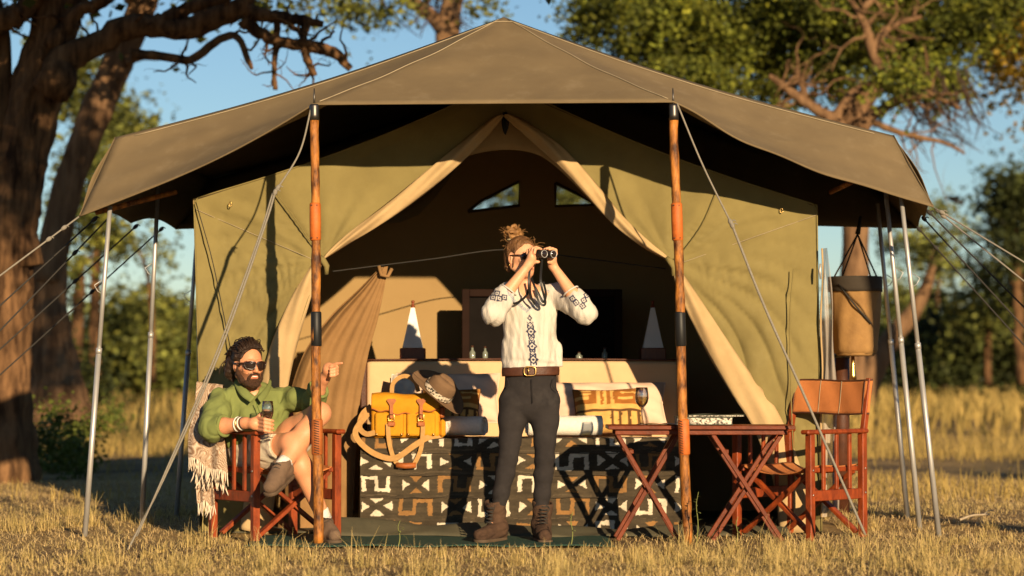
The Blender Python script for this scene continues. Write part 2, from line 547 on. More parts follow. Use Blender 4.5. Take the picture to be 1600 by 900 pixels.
    def build(s, name, mat, parent=None, smooth=1, colfn=None):
        V, Q = s.mesh(smooth)
        o = fast_mesh(name, V, Q, mat, parent, smooth=True)
        if colfn is not None: set_col(o.data, colfn(V))
        return o

def unit(v):
    v = np.array(v, float); return v/np.linalg.norm(v)

# ------------------------------------------------------------ ground
def ground_z(x, y):
    z = .012*np.sin(x*2.1+y*1.3)*np.sin(y*1.7-x*.6)
    far = np.clip((y-6)/40, 0, 1)
    return z*.6 + far*(.10*np.sin(x*.23+1)+.12*np.sin(y*.19+x*.11))

def make_ground():
    ys = np.concatenate([np.arange(-16, 12, .4), np.arange(12, 60, 1.5), np.array([60,70,85,110,150,220,350,600,1000,1600.])])
    xs0 = np.concatenate([np.arange(-12, 12.01, .4)])
    xr = np.array([13,15,18,22,28,36,48,70,110,180,300,600,1200.])
    xs = np.concatenate([-xr[::-1], xs0, xr])
    ys = np.concatenate([np.array([-600,-200,-80,-40,-24.]), ys])
    X, Y = np.meshgrid(xs, ys)
    Z = ground_z(X, Y); Z[np.abs(Y) > 200] = 0
    V = np.stack([X.ravel(), Y.ravel(), Z.ravel()], 1)
    w = len(xs)
    j, i = np.meshgrid(np.arange(len(ys)-1), np.arange(w-1), indexing='ij')
    a = (j*w+i).ravel()
    Q = np.stack([a, a+1, a+w+1, a+w], 1)
    m, nt, P = newmat("dry ground"); L = nt.links.new
    tc = nd(nt, 'ShaderNodeTexCoord')
    n1 = nd(nt, 'ShaderNodeTexNoise', i_Scale=.45, i_Detail=6, i_Roughness=.6); L(tc.outputs['Object'], n1.inputs['Vector'])
    n2 = nd(nt, 'ShaderNodeTexNoise', i_Scale=9, i_Detail=8, i_Roughness=.7); L(tc.outputs['Object'], n2.inputs['Vector'])
    r1 = nd(nt, 'ShaderNodeValToRGB'); e = r1.color_ramp.elements
    e[0].position = .40; e[0].color = (.19,.135,.085,1); e[1].position = .56; e[1].color = (.44,.31,.14,1)
    L(n1.outputs[0], r1.inputs[0])
    r2 = nd(nt, 'ShaderNodeValToRGB'); e = r2.color_ramp.elements
    e[0].position = .3; e[0].color = (.45,.42,.40,1); e[1].position = .7; e[1].color = (1.15,1.1,1.0,1)
    L(n2.outputs[0], r2.inputs[0])
    mx = nd(nt, 'ShaderNodeMix', data_type='RGBA', blend_type='MULTIPLY'); mx.inputs[0].default_value = 1
    L(r1.outputs[0], mx.inputs[6]); L(r2.outputs[0], mx.inputs[7]); L(mx.outputs[2], P.inputs['Base Color'])
    P.inputs['Roughness'].default_value = .95; P.inputs['Specular IOR Level'].default_value = .1
    bp = nd(nt, 'ShaderNodeBump', i_Strength=.9, i_Distance=.03)
    n3 = nd(nt, 'ShaderNodeTexNoise', i_Scale=26, i_Detail=8, i_Roughness=.75); L(tc.outputs['Object'], n3.inputs['Vector'])
    L(n3.outputs[0], bp.inputs['Height']); L(bp.outputs[0], P.inputs['Normal'])
    o = fast_mesh("ground", V, Q, m, smooth=True)
    tag(o, "dry savannah ground of straw and bare brown soil", "ground", kind="structure")
make_ground()

# ------------------------------------------------------------ grass (uncountable: stuff)
def blades(P, H, width, lean, seed, curl=.5, droop=0.0):
    """each root in P gets one bent tapering blade: 5 vertices, quad + tip"""
    rg = np.random.default_rng(seed); n = len(P)
    az = rg.random(n)*6.283
    d = np.stack([np.cos(az), np.sin(az), np.zeros(n)], 1)
    s = np.stack([-np.sin(az+rg.normal(0,.6,n)), np.cos(az), np.zeros(n)], 1)
    l1 = lean*rg.random(n); 
    up = np.array([0,0,1.0])
    a1 = l1[:,None]; a2 = (l1+curl*rg.random(n))[:,None]
    p1 = P+(d*np.sin(a1)+up*np.cos(a1))*(H*.55)[:,None]
    p2 = p1+(d*np.sin(a2)+up*np.cos(a2))*(H*.45)[:,None]
    p2[:,2] = np.maximum(p2[:,2], .004)
    w = (width*(.7+.6*rg.random(n)))[:,None] if not np.isscalar(width) else (width*(.7+.6*rg.random(n)))[:,None]
    V = np.empty((n,6,3))
    V[:,0] = P-s*w*.5; V[:,1] = P+s*w*.5; V[:,2] = p1+s*w*.42; V[:,3] = p1-s*w*.42
    V[:,4] = p2+s*w*.1; V[:,5] = p2-s*w*.1
    b = np.arange(n)[:,None]*6
    Q = np.concatenate([b+np.array([0,1,2,3]), b+np.array([3,2,4,5])])
    return V.reshape(-1,3), Q

m_grass = M("dry grass blades", (.64,.47,.19), (.31,.255,.08), rough=.75, scale=1.1, detail=3, island=True, trans=.25, spec=.2)
m_straw = M("straw litter", (.62,.46,.21), (.33,.22,.10), rough=.85, scale=1.5, island=True, spec=.15)
m_tall = M("tall dry grass", (.46,.32,.10), (.22,.175,.055), rough=.8, scale=.5, island=True, trans=.2, spec=.15)
m_weed = M("weed leaves", (.12,.14,.02), (.06,.085,.014), rough=.7, scale=2, island=True, trans=.2)

def clump_noise(x, y, seed, f):
    return sines(x, y, x*0, seed, f)

def scatter(n, x0, x1, y0, y1, seed, keep=None):
    rg = np.random.default_rng(seed)
    x = x0+(x1-x0)*rg.random(n); y = y0+(y1-y0)*rg.random(n)
    # stay inside the seen wedge plus a margin
    half = (y-CY)*.2118*1.12+1.2
    ok = np.abs(x) < half
    if keep is not None: ok &= keep(x, y, rg)
    return x[ok], y[ok], rg

def near_keep(x, y, rg):
    c = clump_noise(x, y, 3, 2.2)*.5+.5
    p = np.clip(c*2.0-.7, .04, 1)
    p = np.where(y < -1.6, np.maximum(p, .3), p)
    mat = (x > -1.5) & (x < .62) & (y > -.33) & (y < .8)            # the green mat and the groundsheet
    tent = (np.abs(x) < 2.0) & (y > .85)
    p = np.where(mat | tent, 0, p)
    camp = (np.abs(x) < 2.1) & (y > -.45) & (y < 1.0)
    p = np.where(camp, p*.45, p)
    under = (np.abs(x) < 1.95) & (y > .25)
    p = np.where(under, p*.25, p)
    bare = (x > 1.9) & (y > .8) & (y < 2.6)
    p = np.where(bare, p*.25, p)
    p = np.where(y > 1.5, p*.6, p)
    return rg.random(len(x)) < p

def build_grass():
    x, y, rg = scatter(72000, -4.2, 4.2, -2.9, 4.5, 21, near_keep)
    z = ground_z(x, y)
    cl = clump_noise(x, y, 5, 1.7)*.5+.5
    H = (.018+.060*rg.random(len(x))**1.8*(.3+1.0*cl))
    tall = rg.random(len(x)) < .035
    H[tall] *= 1.6+1.2*rg.random(tall.sum())
    # tussocks: blades splaying from shared roots
    cx, cy, rg2 = scatter(900, -3.8, 3.8, -2.9, 3.2, 23, near_keep)
    k = 55; n_ = len(cx); sz = np.repeat(.35+rg2.random(n_)**2, k)
    tx = np.repeat(cx, k)+rg2.normal(0,.035,n_*k)*sz; ty = np.repeat(cy, k)+rg2.normal(0,.035,n_*k)*sz
    x = np.concatenate([x, tx]); y = np.concatenate([y, ty]); z = np.concatenate([z, ground_z(tx, ty)])
    H = np.concatenate([H, (.05+.15*rg2.random(n_*k))*sz])
    V, Q = blades(np.stack([x,y,z],1), H, .0034, .85, 22, curl=1.1)
    tag(fast_mesh("grass", V, Q, m_grass), "short dry yellow green grass in front of the tent", "grass", kind="stuff")
    def kl(x, y, rg):
        mat = (x > -1.5) & (x < .62) & (y > -.33) & (y < .8)
        tent = (np.abs(x) < 2.0) & (y > .85)
        c = clump_noise(x, y, 8, 1.1)*.5+.5
        return (~mat) & (~tent) & (rg.random(len(x)) < .35+.65*c)
    x, y, rg = scatter(140000, -4.6, 4.6, -3, 8, 31, kl)
    z = ground_z(x, y)+.012*rg.random(len(x))
    H = .04+.07*rg.random(len(x))
    V, Q = blades(np.stack([x,y,z],1), H, .0032, 1.0, 32, curl=.5)
    # lay them down
    rootz = np.repeat(z, 6); V[:,2] = rootz+(V[:,2]-rootz)*.30
    tag(fast_mesh("straw_litter", V, Q, m_straw), "dry straw lying flat over the ground", "straw", kind="stuff")
    # middle distance tussocks
    def km(x, y, rg):
        c = clump_noise(x, y, 12, .8)*.5+.5
        path = np.exp(-((y-10.5)/2.2)**2)*(x > 2)
        sh = (y < 9.5)*(x < 0)*.55
        return rg.random(len(x)) < np.clip(c*1.3-.1-path-sh, .04, 1)
    x, y, rg = scatter(70000, -10, 10, 4.5, 24, 41, km)
    z = ground_z(x, y)
    H = .06+.26*rg.random(len(x))**1.5*(.35+np.clip((y-8)/9,0,1))
    V, Q = blades(np.stack([x,y,z],1), H, .008, .5, 42, curl=.8)
    tag(fast_mesh("savannah_grass", V, Q, m_tall), "tall golden savannah grass behind the camp", "grass", kind="stuff")
    x, y, rg = scatter(80000, -36, 36, 24, 95, 51, lambda x,y,rg: rg.random(len(x)) < np.clip(clump_noise(x,y,15,.35)*.5+.6,.1,1))
    z = ground_z(x, y)
    H = .25+.5*rg.random(len(x))
    V, Q = blades(np.stack([x,y,z],1), H, .05, .4, 52, curl=.6)
    tag(fast_mesh("far_grass", V, Q, m_tall), "far belt of tall straw coloured grass before the bushes", "grass", kind="stuff")
build_grass()

# ------------------------------------------------------------ trees
def barkmat(name, c1, c2):
    return M(name, c1, c2, rough=.95, scale=3.2, detail=8, stretch=(3.2,3.2,.55), bump=1.0, bscale=6, spec=.1, contrast=.36)
m_bark = barkmat("rough bark", (.20,.108,.050), (.030,.016,.009))
m_bark2 = barkmat("pale bark", (.23,.135,.070), (.085,.047,.025))
m_twig = M("dark twig", (.060,.036,.022), (.03,.019,.012), rough=.95, scale=8)
def leafmat(name, c1, c2):
    return M(name, c1, c2, rough=.7, scale=.6, detail=3, island=True, trans=.16, spec=.2, attr=True)
m_leaf = leafmat("acacia leaves", (.105,.115,.013), (.026,.042,.009))
m_leafy = leafmat("yellowing leaves", (.24,.155,.012), (.06,.06,.009))
m_leaf2 = leafmat("bush leaves", (.125,.135,.030), (.045,.060,.015))
m_leafd = leafmat("dark bush leaves", (.045,.055,.014), (.014,.021,.007))

def leaf_cloud(blobs, n, size, seed, clump=26, flat=.55, hollow=.35):
    """leaf-sized faces gathered in sprays inside the blobs (centre, radii)"""
    rg = np.random.default_rng(seed)
    vol = np.array([b[1][0]*b[1][1]*b[1][2] for b in blobs])**.75
    pick = rg.choice(len(blobs), size=max(1, n//clump), p=vol/vol.sum())
    c = np.array([b[0] for b in blobs], float)[pick]; r = np.array([b[1] for b in blobs], float)[pick]
    u = rg.normal(size=(len(pick),3)); u /= np.linalg.norm(u,axis=1)[:,None]
    rad = (hollow+(1-hollow)*rg.random(len(pick))**.6)[:,None]
    cc = c+u*r*rad
    ax = rg.normal(size=(len(pick),3))+np.array([0,0,.1]); ax /= np.linalg.norm(ax,axis=1)[:,None]
    k = clump
    t = rg.normal(size=(len(pick),k,1))*size*3.2
    P = cc[:,None,:]+ax[:,None,:]*t+rg.normal(size=(len(pick),k,3))*size*1.15*np.array([1,1,.75])
    P = P.reshape(-1,3); m = len(P)
    a = rg.normal(size=(m,3)); a[:,2] *= flat; a /= np.linalg.norm(a,axis=1)[:,None]
    b = np.cross(a, rg.normal(size=(m,3))); b /= np.linalg.norm(b,axis=1)[:,None]
    L = size*(.55+.9*rg.random(m))[:,None]; w = L*.36
    V = np.empty((m,4,3)); V[:,0] = P-a*L*.5; V[:,1] = P+b*w; V[:,2] = P+a*L*.5; V[:,3] = P-b*w
    Q = np.arange(m*4).reshape(m,4)
    br = np.exp(rg.normal(0, .42, len(pick))); ye = rg.random(len(pick))**2
    cc_ = np.stack([br*(1+.28*ye), br*(1+.14*ye), br*(1-.1*ye)], 1)
    leaf_cloud.c = np.repeat(np.repeat(cc_, k, 0), 4, 0)
    return V.reshape(-1,3), Q

def limb(pts, radii, Y, n=26, jit=.0, seed=0, dY=None):
    """pixel path (px, py[, dY]) with pixel radii at distance Y -> world path and radii"""
    pp = [W(p[0], p[1], Y+(p[2] if len(p) > 2 else 0)) for p in pts]
    path = spline(pp, n)
    s = (Y-CY)/F
    rr = np.interp(np.linspace(0,1,n), np.linspace(0,1,len(radii)), radii)*s
    if jit:
        rg = np.random.default_rng(seed)
        path[1:-1] += rg.normal(size=(n-2,3))*jit*rr[1:-1,None]
    return path, rr

def twigs(g, path, rr, count, length, seed, depth=2, up=.1):
    """crooked side twigs growing from a limb"""
    rg = np.random.default_rng(seed)
    for _ in range(count):
        i = rg.integers(len(path)//4, len(path)-1)
        d = rg.normal(size=3); d[1] *= .7; d[2] = d[2]*.8+up; d /= np.linalg.norm(d)
        L = length*(.4+.8*rg.random()); m = 7
        p = path[i].copy(); pts = [p.copy()]
        for k in range(m):
            d = d+rg.normal(size=3)*.38; d /= np.linalg.norm(d)
            p = p+d*L/m; pts.append(p.copy())
        r0 = min(rr[i]*.45, .03*length+.006)
        r = np.linspace(r0, r0*.25, len(pts))
        g.tube(pts, r, 5, seed=int(rg.integers(1e6)))
        if depth > 1: twigs(g, np.array(pts), r, 2, length*.5, int(rg.integers(1e6)), depth-1, up)

# --- big gnarled tree at the left
Y0 = 8.0
t = empty("gnarled_tree", tuple(WG(15, Y0)))
tag(t, "huge gnarled dark tree with forked trunk at the left edge", "tree", "trees around the camp")
g = G()
p, r = limb([(-14,790),(-8,740),(-8,640),(-4,520),(2,400),(24,280),(50,170),(80,60),(108,-70)], [96,74,59,54,52,46,43,38,33], Y0, 110)
g.tube(p, r, 64, noise=.03, seed=1, ridge=.11)
p, r = limb([(30,420),(4,290),(-6,170),(-14,40),(-40,-60)], [40,36,30,26,24], Y0, 24); g.tube(p, r, 40, noise=.04, seed=2, ridge=.07)
trunk = g.build("trunk", m_bark, t)
for (pts, rad, sd) in [
    ([(78,140),(105,88),(145,72),(185,52),(235,40),(285,46),(330,30),(372,12),(392,-20)], [26,18,15,15,14,13,14,12,9], 3),
    ([(235,44),(262,28),(296,12),(345,-2),(390,-30)], [11,9,8,7,6], 4),
    ([(372,14),(420,24),(462,30),(505,38)], [10,8,7,4], 5),
    ([(380,30),(405,52),(440,66),(486,72),(520,82),(548,108)], [9,7,7,7,7,4], 6),
    ([(-20,40),(20,26),(50,0),(66,-40)], [16,14,12,9], 7),
    ([(84,70),(120,20),(160,4),(186,-30)], [12,8,7,6], 8),
    ([(478,36),(474,62),(480,92),(492,118)], [6,5,5,3], 9),
    ([(433,30),(432,70),(428,105),(430,140)], [4,4,3,3], 10),
    ([(205,86),(240,86),(280,92),(303,92),(330,70),(358,56),(375,64),(388,95),(394,108)], [7,5,5,5,5,5,4,4,2], 11)]:
    p, r = limb(pts, [k*1.35 for k in rad], Y0-.2, 26, jit=.12, seed=sd)
    gb = G(); gb.tube(p, r, 9, noise=.04, seed=sd)
    twigs(gb, p, r, 7, .42, sd*7)
    gb.build("limb", m_bark, t)
V, Q = leaf_cloud([((-2.9,4.6,5.0),(1.5,1.2,.4)),((-1.2,4.6,5.05),(1.3,1.2,.4)),((.4,4.6,5.1),(1.2,1.2,.4)),((-4.4,5.6,5.0),(1.4,1.3,.7)),((-3.4,9.2,5.6),(2.0,1.4,.6)),((-2.0,4.2,5.5),(2.0,1.2,.5)),((-.2,6.4,5.3),(1.6,.8,.5)),((-2.2,3.4,4.75),(1.2,.6,.3))], 30000, .10, 77, hollow=0)  # unseen leaves above the frame, blobs placed to shade limbs and trunk
fast_mesh("crown", V, Q, m_leaf, t)

# --- second leaning trunk behind it
Y1 = 13.0
t = empty("leaning_tree", tuple(WG(92, Y1)))
tag(t, "brown tree trunk leaning right behind the gnarled tree", "tree", "trees around the camp")
g = G()
p, r = limb([(92,665),(88,600),(78,520),(80,410),(105,300),(140,200),(184,100),(218,20),(256,-70)], [60,44,33,26,22,25,24,22,20], Y1, 90)
g.tube(p, r, 52, noise=.03, seed=13, ridge=.09)
g.build("trunk", m_bark2, t)
for (pts, rad, sd) in [([(74,440),(82,360),(94,290),(104,236)], [22,18,12,3], 14), ([(196,96),(220,88),(250,90)], [10,7,5], 15), ([(228,10),(205,-10),(196,-40)], [18,15,12], 16)]:
    p, r = limb(pts, rad, Y1-.1, 16); gb = G(); gb.tube(p, r, 10, noise=.05, seed=sd); gb.build("limb", m_bark2, t)
V, Q = leaf_cloud([((-3.5,13,5.8),(2.2,1.8,.6)),((-5.4,12,5.5),(1.6,1.6,.6))], 4000, .12, 78)
fast_mesh("crown", V, Q, m_leaf, t)

# --- dead stump behind the tent pole on the left, low dark bole
# --- tree behind the tent ridge
Y2 = 20.0
t = empty("forked_tree", tuple(WG(700, Y2)))
tag(t, "tan forked tree rising behind the tent ridge", "tree", "trees around the camp")
g = G()
p, r = limb([(692,600),(690,420),(692,250),(698,110),(700,40),(712,-20),(716,-70)], [26,22,20,19,19,15,13], Y2, 40); g.tube(p, r, 16, noise=.03, seed=21)
p, r = limb([(698,50),(672,22),(640,-2),(610,-30)], [14,11,10,8], Y2, 16); g.tube(p, r, 12, noise=.03, seed=22)
g.build("trunk", m_bark2, t)
gb = G(); rg = np.random.default_rng(5)
for k in range(12):
    x0 = 470+rg.random()*300
    p, r = limb([(x0+rg.normal()*30,-50),(x0,-10),(x0+rg.normal()*14,14+rg.random()*20),(x0+rg.normal()*26,36+rg.random()*30)], [3,2.4,1.6,.7], Y2-1.2, 12, jit=.5, seed=k); gb.tube(p, r, 5)
    twigs(gb, p, r, 6, .5, 900+k)
gb.build("twig_spray", m_twig, t)
V, Q = leaf_cloud([(tuple(W(x,y,Y2-1+rg.normal()*.5)),(.55,.6,.16)) for x,y in [(420,-18),(490,-6),(545,-2),(600,6),(650,-8),(700,-22),(760,2),(530,14),(585,18),(470,14),(745,14),(640,-40),(420,-60),(730,-60)]], 2600, .085, 79, hollow=0)
fast_mesh("crown", V, Q, m_leaf2, t)

# --- big acacia on the right
Y3 = 19.0
t = empty("spreading_acacia", tuple(WG(1345, Y3)))
tag(t, "wide green and yellow acacia spreading over the tent at right", "tree", "trees around the camp")
g = G()
p, r = limb([(1318,640),(1326,560),(1333,470),(1336,390),(1338,300),(1330,215),(1345,165),(1372,130)], [32,26,23,21,20,24,18,12], Y3, 50); g.tube(p, r, 18, noise=.035, seed=31)
g.build("trunk", m_bark2, t)
for (pts, rad, sd) in [
    ([(1330,230),(1305,190),(1268,168),(1232,140),(1202,118)], [15,10,8,7,4], 32),
    ([(1290,180),(1262,158),(1252,130),(1244,104)], [7,6,6,4], 33),
    ([(1325,240),(1306,190),(1330,150),(1352,132)], [12,9,8,6], 34),
    ([(1392,140),(1382,118),(1364,84),(1356,52),(1348,30),(1330,0)], [11,8,7,7,6,4], 35),
    ([(1362,76),(1380,52),(1405,36),(1440,26)], [7,6,5,3], 36),
    ([(1342,200),(1380,170),(1420,150),(1460,150),(1500,170)], [12,9,8,5,3], 37),
    ([(1360,190),(1400,205),(1440,215),(1480,225),(1508,240)], [6,5,4,3,2], 38),
    ([(1350,12),(1380,-20),(1400,-60)], [6,5,4], 39)]:
    p, r = limb(pts, rad, Y3-1.5, 22, jit=.1, seed=sd); gb = G(); gb.tube(p, r, 8, noise=.04, seed=sd); twigs(gb, p, r, 8, .8, sd*3)
    gb.build("limb", m_bark2, t)
gb = G(); rg = np.random.default_rng(8)
for k in range(26):                                         # bare hanging twigs at the crown's lower right
    x0 = 1390+rg.random()*130; y0 = 130+rg.random()*60
    p, r = limb([(x0-10,y0-30),(x0,y0),(x0+14+rg.normal()*14,y0+26),(x0+30+rg.normal()*26,y0+50+rg.random()*16)], [2.6,2,1.4,.6], Y3-.6+rg.normal()*.6, 10, jit=.6, seed=k); gb.tube(p, r, 5); twigs(gb, p, r, 4, .5, 1200+k)
gb.build("twig_spray", m_twig, t)
def crownblobs(px, Y, rx, rz, ry=1.1, seed=0):
    rg = np.random.default_rng(seed)
    return [(tuple(W(x, y, Y+rg.normal()*.9)), (rx*s, ry*s, rz*s)) for x, y, s in px]
bl = crownblobs([(915,48,.45),(950,20,.7),(985,70,.5),(1010,30,.8),(1040,95,.5),(1075,40,.9),(1090,120,.6),(1130,70,.9),(1150,140,.55),(1190,30,1.0),(1200,100,.7),(1225,175,.35),(1250,60,.9),(1290,110,.7),(1300,20,1.0),(1340,70,.6),(1370,110,.55),(1400,20,.9),(1430,80,.8),(1450,120,.6),(1500,40,.9),(1130,160,.4),(1060,-20,1.2),(1240,-30,1.2),(1400,-40,1.2),(1540,10,.9),(960,-30,.9),(1320,150,.35),(1480,135,.4),(1000,105,.45),(1045,130,.4),(1100,160,.45),(1165,185,.4),(1080,85,.7),(1215,140,.5),(1265,165,.35),(1405,130,.45)], Y3+.5, .72, .42, seed=3)
V, Q = leaf_cloud(bl, 92000, .066, 80, clump=48, hollow=.1)
fast_mesh("crown", V, Q, m_leaf, t)
# --- yellowing tree in the top right corner
t = empty("yellowing_tree", tuple(WG(1660, 24)))
tag(t, "yellowing leafy tree at the top right corner", "tree", "trees around the camp")
g = G(); p, r = limb([(1690,640),(1680,450),(1672,260),(1650,120),(1600,60)], [26,22,19,15,8], 24, 30); g.tube(p, r, 12, noise=.03, seed=41); g.build("trunk", m_bark2, t)
V, Q = leaf_cloud(crownblobs([(1545,60,.8),(1580,20,1),(1600,90,.9),(1565,110,.55),(1620,50,1.2),(1590,140,.5),(1530,-20,1.0),(1610,190,.35)], 24, .75, .55, seed=4), 7500, .09, 81, hollow=.25)
fast_mesh("crown", V, Q, m_leafy, t)

# --- trees and bushes further off
def far_tree(name, label, px, Y, blobs, n, size, mat, seed, trunk=None, rx=1.0, rz=.8, group="trees around the camp", cat="tree", ry=1.2):
    t = empty(name, tuple(WG(px, Y))); tag(t, label, cat, group)
    if trunk:
        g = G()
        for pts, rad in trunk:
            p, r = limb(pts, rad, Y, 22, jit=.15, seed=seed); g.tube(p, r, 9, noise=.04, seed=seed)
            twigs(g, p, r, 5, 1.0, seed+9)
        g.build("trunk", m_bark, t)
    V, Q = leaf_cloud(crownblobs(blobs, Y, rx, rz, ry, seed), n, size, seed, hollow=.2)
    fast_mesh("crown", V, Q, mat, t)
far_tree("tall_tree", "leafy tree seen between the left trunks and the tent roof", 190, 34, [(170,200,.8),(200,195,.8),(150,260,.9),(125,330,.8),(110,160,.6),(120,100,.7),(185,300,.6),(150,370,.5),(100,420,.6),(210,225,.4)], 7000, .13, m_leaf2, 91, trunk=[([(150,600),(148,450),(158,330),(170,230)],[9,8,7,4]), ([(118,600),(122,460),(128,400)],[11,9,6])], rx=.75, rz=.5)
far_tree("slim_tree", "slim tree standing behind the left guy ropes", 245, 40, [(190,380,.5),(250,400,.3),(160,350,.4)], 1100, .12, m_leaf2, 92, trunk=[([(240,600),(238,500),(228,420),(205,370)],[5,4,3.5,2])], rx=.8, rz=.35)
far_tree("round_bush", "broad rounded green bush behind the left metal poles", 210, 46, [(150,535,1.0),(190,505,1.0),(230,500,1.1),(270,505,1.1),(300,530,1.0),(210,550,1.2),(265,560,1.2),(160,575,.9),(240,590,.8),(325,550,1.0)], 14000, .15, m_leaf2, 93, rx=.75, rz=.62, group="bushes around the camp", cat="bush")
far_tree("low_bush", "dark low bush at the foot of the left trunks", 115, 30, [(110,590,.5),(140,600,.5),(90,575,.4)], 1200, .12, m_leafd, 94, rx=.5, rz=.35, group="bushes around the camp", cat="bush")
far_tree("rounded_tree", "dark rounded tree at the right edge below the open sky", 1585, 44, [(1560,300,.6),(1590,290,.8),(1600,340,1.0),(1565,350,.7),(1580,395,.7),(1610,420,.9),(1555,325,.5),(1630,320,1.2),(1600,450,.6)], 7500, .14, m_leafd, 95, trunk=[([(1598,600),(1592,500),(1590,420),(1585,350)],[9,8,7,4])], rx=.75, rz=.55)
far_tree("brown_tree", "thin reddish brown tree in front of the right hand bushes", 1545, 48, [(1540,430,.55),(1520,460,.5),(1560,455,.5),(1500,490,.5),(1545,500,.6)], 2600, .13, m_leaf2, 96, trunk=[([(1545,600),(1543,500),(1536,430),(1530,400)],[6,5,4,2])], rx=.7, rz=.45)
for k, (nm, lb, px, Y, bl, n, mt) in enumerate([
    ("thorn_bush", "dark thorn bush just right of the metal poles", 1490, 50, [(1450,540,.9),(1480,510,.9),(1500,545,1.0),(1465,570,1.0),(1430,565,.7)], 6500, m_leafd),
    ("thorn_bush", "dark thorn bush at the far right edge of the photo", 1590, 52, [(1560,520,1.0),(1600,500,1.2),(1580,555,1.1),(1610,560,1.0),(1540,560,.9)], 7500, m_leafd),
    ("thorn_bush", "olive thorn bush behind the hanging canvas bucket", 1350, 56, [(1300,530,.8),(1340,500,.8),(1375,520,.9),(1400,545,.9),(1350,565,1.0),(1310,575,.8)], 6500, m_leaf2),
    ("thorn_bush", "pale green thorn bush seen between the right metal poles", 1420, 66, [(1400,470,.7),(1430,490,.7),(1450,470,.6),(1420,530,.9)], 4000, m_leaf2)]):
    far_tree(nm, lb, px, Y, bl, n, .16, mt, 100+k, rx=.85, rz=.62, group="bushes around the camp", cat="bush")
far_tree("small_tree", "small green tree crown under the right roof corner", 1480, 60, [(1470,325,.5),(1500,360,.4),(1450,400,.6),(1480,420,.5),(1430,380,.5),(1390,380,.4)], 2600, .14, m_leaf2, 110, trunk=[([(1460,600),(1462,500),(1470,400)],[5,4,3])], rx=.9, rz=.4)
far_tree("green_tree", "sunlit green tree seen through the tent's rear windows", 830, 42, [(740,300,.8),(790,280,.9),(840,300,.9),(890,300,.8),(940,310,.8),(820,340,.8)], 2400, .16, m_leaf2, 113, trunk=[([(832,600),(830,450),(826,330)],[7,6,4])], rx=.9, rz=.6)
# leaning pale trunk behind the bucket
t = empty("bare_tree", tuple(WG(1350, 30))); tag(t, "pale bare trunk leaning right behind the metal poles", "tree", "trees around the camp")
g = G(); p, r = limb([(1345,640),(1362,585),(1392,530),(1425,490),(1450,440),(1460,390)], [22,19,16,13,9,4], 30, 26); g.tube(p, r, 12, noise=.03, seed=51); g.build("trunk", m_bark2, t)
V, Q = leaf_cloud(crownblobs([(1455,395,.5),(1440,370,.4),(1475,380,.4)], 30, .5, .3, seed=9), 500, .09, 111); fast_mesh("crown", V, Q, m_leaf2, t)
far_tree("distant_treeline", "long distant line of dark bush along the horizon", 700, 120, [(x, 575-12*abs(math.sin(x*.7)), .9+.3*math.sin(x)) for x in range(-1600, 3200, 40)], 40000, .45, m_leafd, 112, rx=2.4, rz=1.4, group="bushes around the camp", cat="bush", ry=3)
bpy.data.objects["distant_treeline"]["kind"] = "stuff"
# weeds by the trunk
for (nm, lb, px, Y, bl, n) in [("weed_bush", "yellow green weeds growing at the foot of the gnarled trunk", 100, 9.5, [(75,690,.9),(95,720,.9),(120,700,.9),(85,650,.7),(120,735,.7),(60,730,.8)], 3000),
                          ("weed_bush", "straggly green weeds beside the leaning trunk", 140, 13, [(150,660,.7),(180,650,.7),(120,670,.7)], 900)]:
    t = empty(nm, tuple(WG(px, Y))); tag(t, lb, "weeds")
    V, Q = leaf_cloud(crownblobs(bl, Y, .17, .14, .3, seed=int(px)), n, .045, int(px), hollow=0); fast_mesh("foliage", V, Q, m_weed, t)
# unseen tree added right of the frame, canopy placed to shade the gnarled trunk
t = empty("shade_tree", (5.2, -4.6, 0)); tag(t, "unseen umbrella acacia added outside the frame to shade the gnarled trunk", "tree")
g = G(); g.tube(spline([(5.2,-4.6,-.1),(5.1,-4.6,1.8),(4.6,-4.2,3.8),(3.0,-3.4,5.2),(1.0,-2.6,5.6),(-.8,-2.0,5.7)], 30), np.linspace(.17,.05,30), 10, noise=.03); g.build("trunk", m_bark, t)
V, Q = leaf_cloud([((-1.5,-2.0,4.9),(.7,.8,.35)),((-.7,-2.2,5.4),(.9,.9,.5)),((.2,-2.0,5.0),(.7,.8,.4)),((.9,-2.2,5.7),(.8,.8,.4)),((-.3,-1.6,4.55),(.5,.5,.22)),((-1.2,-1.8,5.9),(1.0,.9,.4)),((-1.9,-2.2,5.5),(.7,.8,.4)),((.1,-2.2,6.2),(1.0,.9,.4))], 8500, .10, 121, hollow=0); fast_mesh("crown", V, Q, m_leaf, t)
# tree out of the frame at the right, whose shade lies across the dirt behind the tent
t = empty("shade_tree", (11.6, -5.2, 0)); tag(t, "acacia outside the right edge throwing shade across the dirt", "tree")
g = G(); g.tube(spline([(11.6,-5.2,-.1),(11.5,-5.2,1.6),(11.7,-5.1,3.0),(11.9,-5.1,4.2)], 16), np.linspace(.2,.1,16), 10, noise=.03); g.build("trunk", m_bark, t)
V, Q = leaf_cloud([((11.6,-5.2,3.9),(2.2,1.8,.45)),((13.2,-4.6,4.4),(1.6,1.5,.5)),((10.2,-5.8,3.3),(1.0,.9,.22))], 5000, .12, 120); fast_mesh("crown", V, Q, m_leaf, t)

# ------------------------------------------------------------ safari tent
tent = empty("safari_tent", (0, 2.0, 0))
tag(tent, "olive canvas safari tent with brown fly roof and open front", "tent")
KX = .10                                                   # the tent's axis runs slightly to the right going back

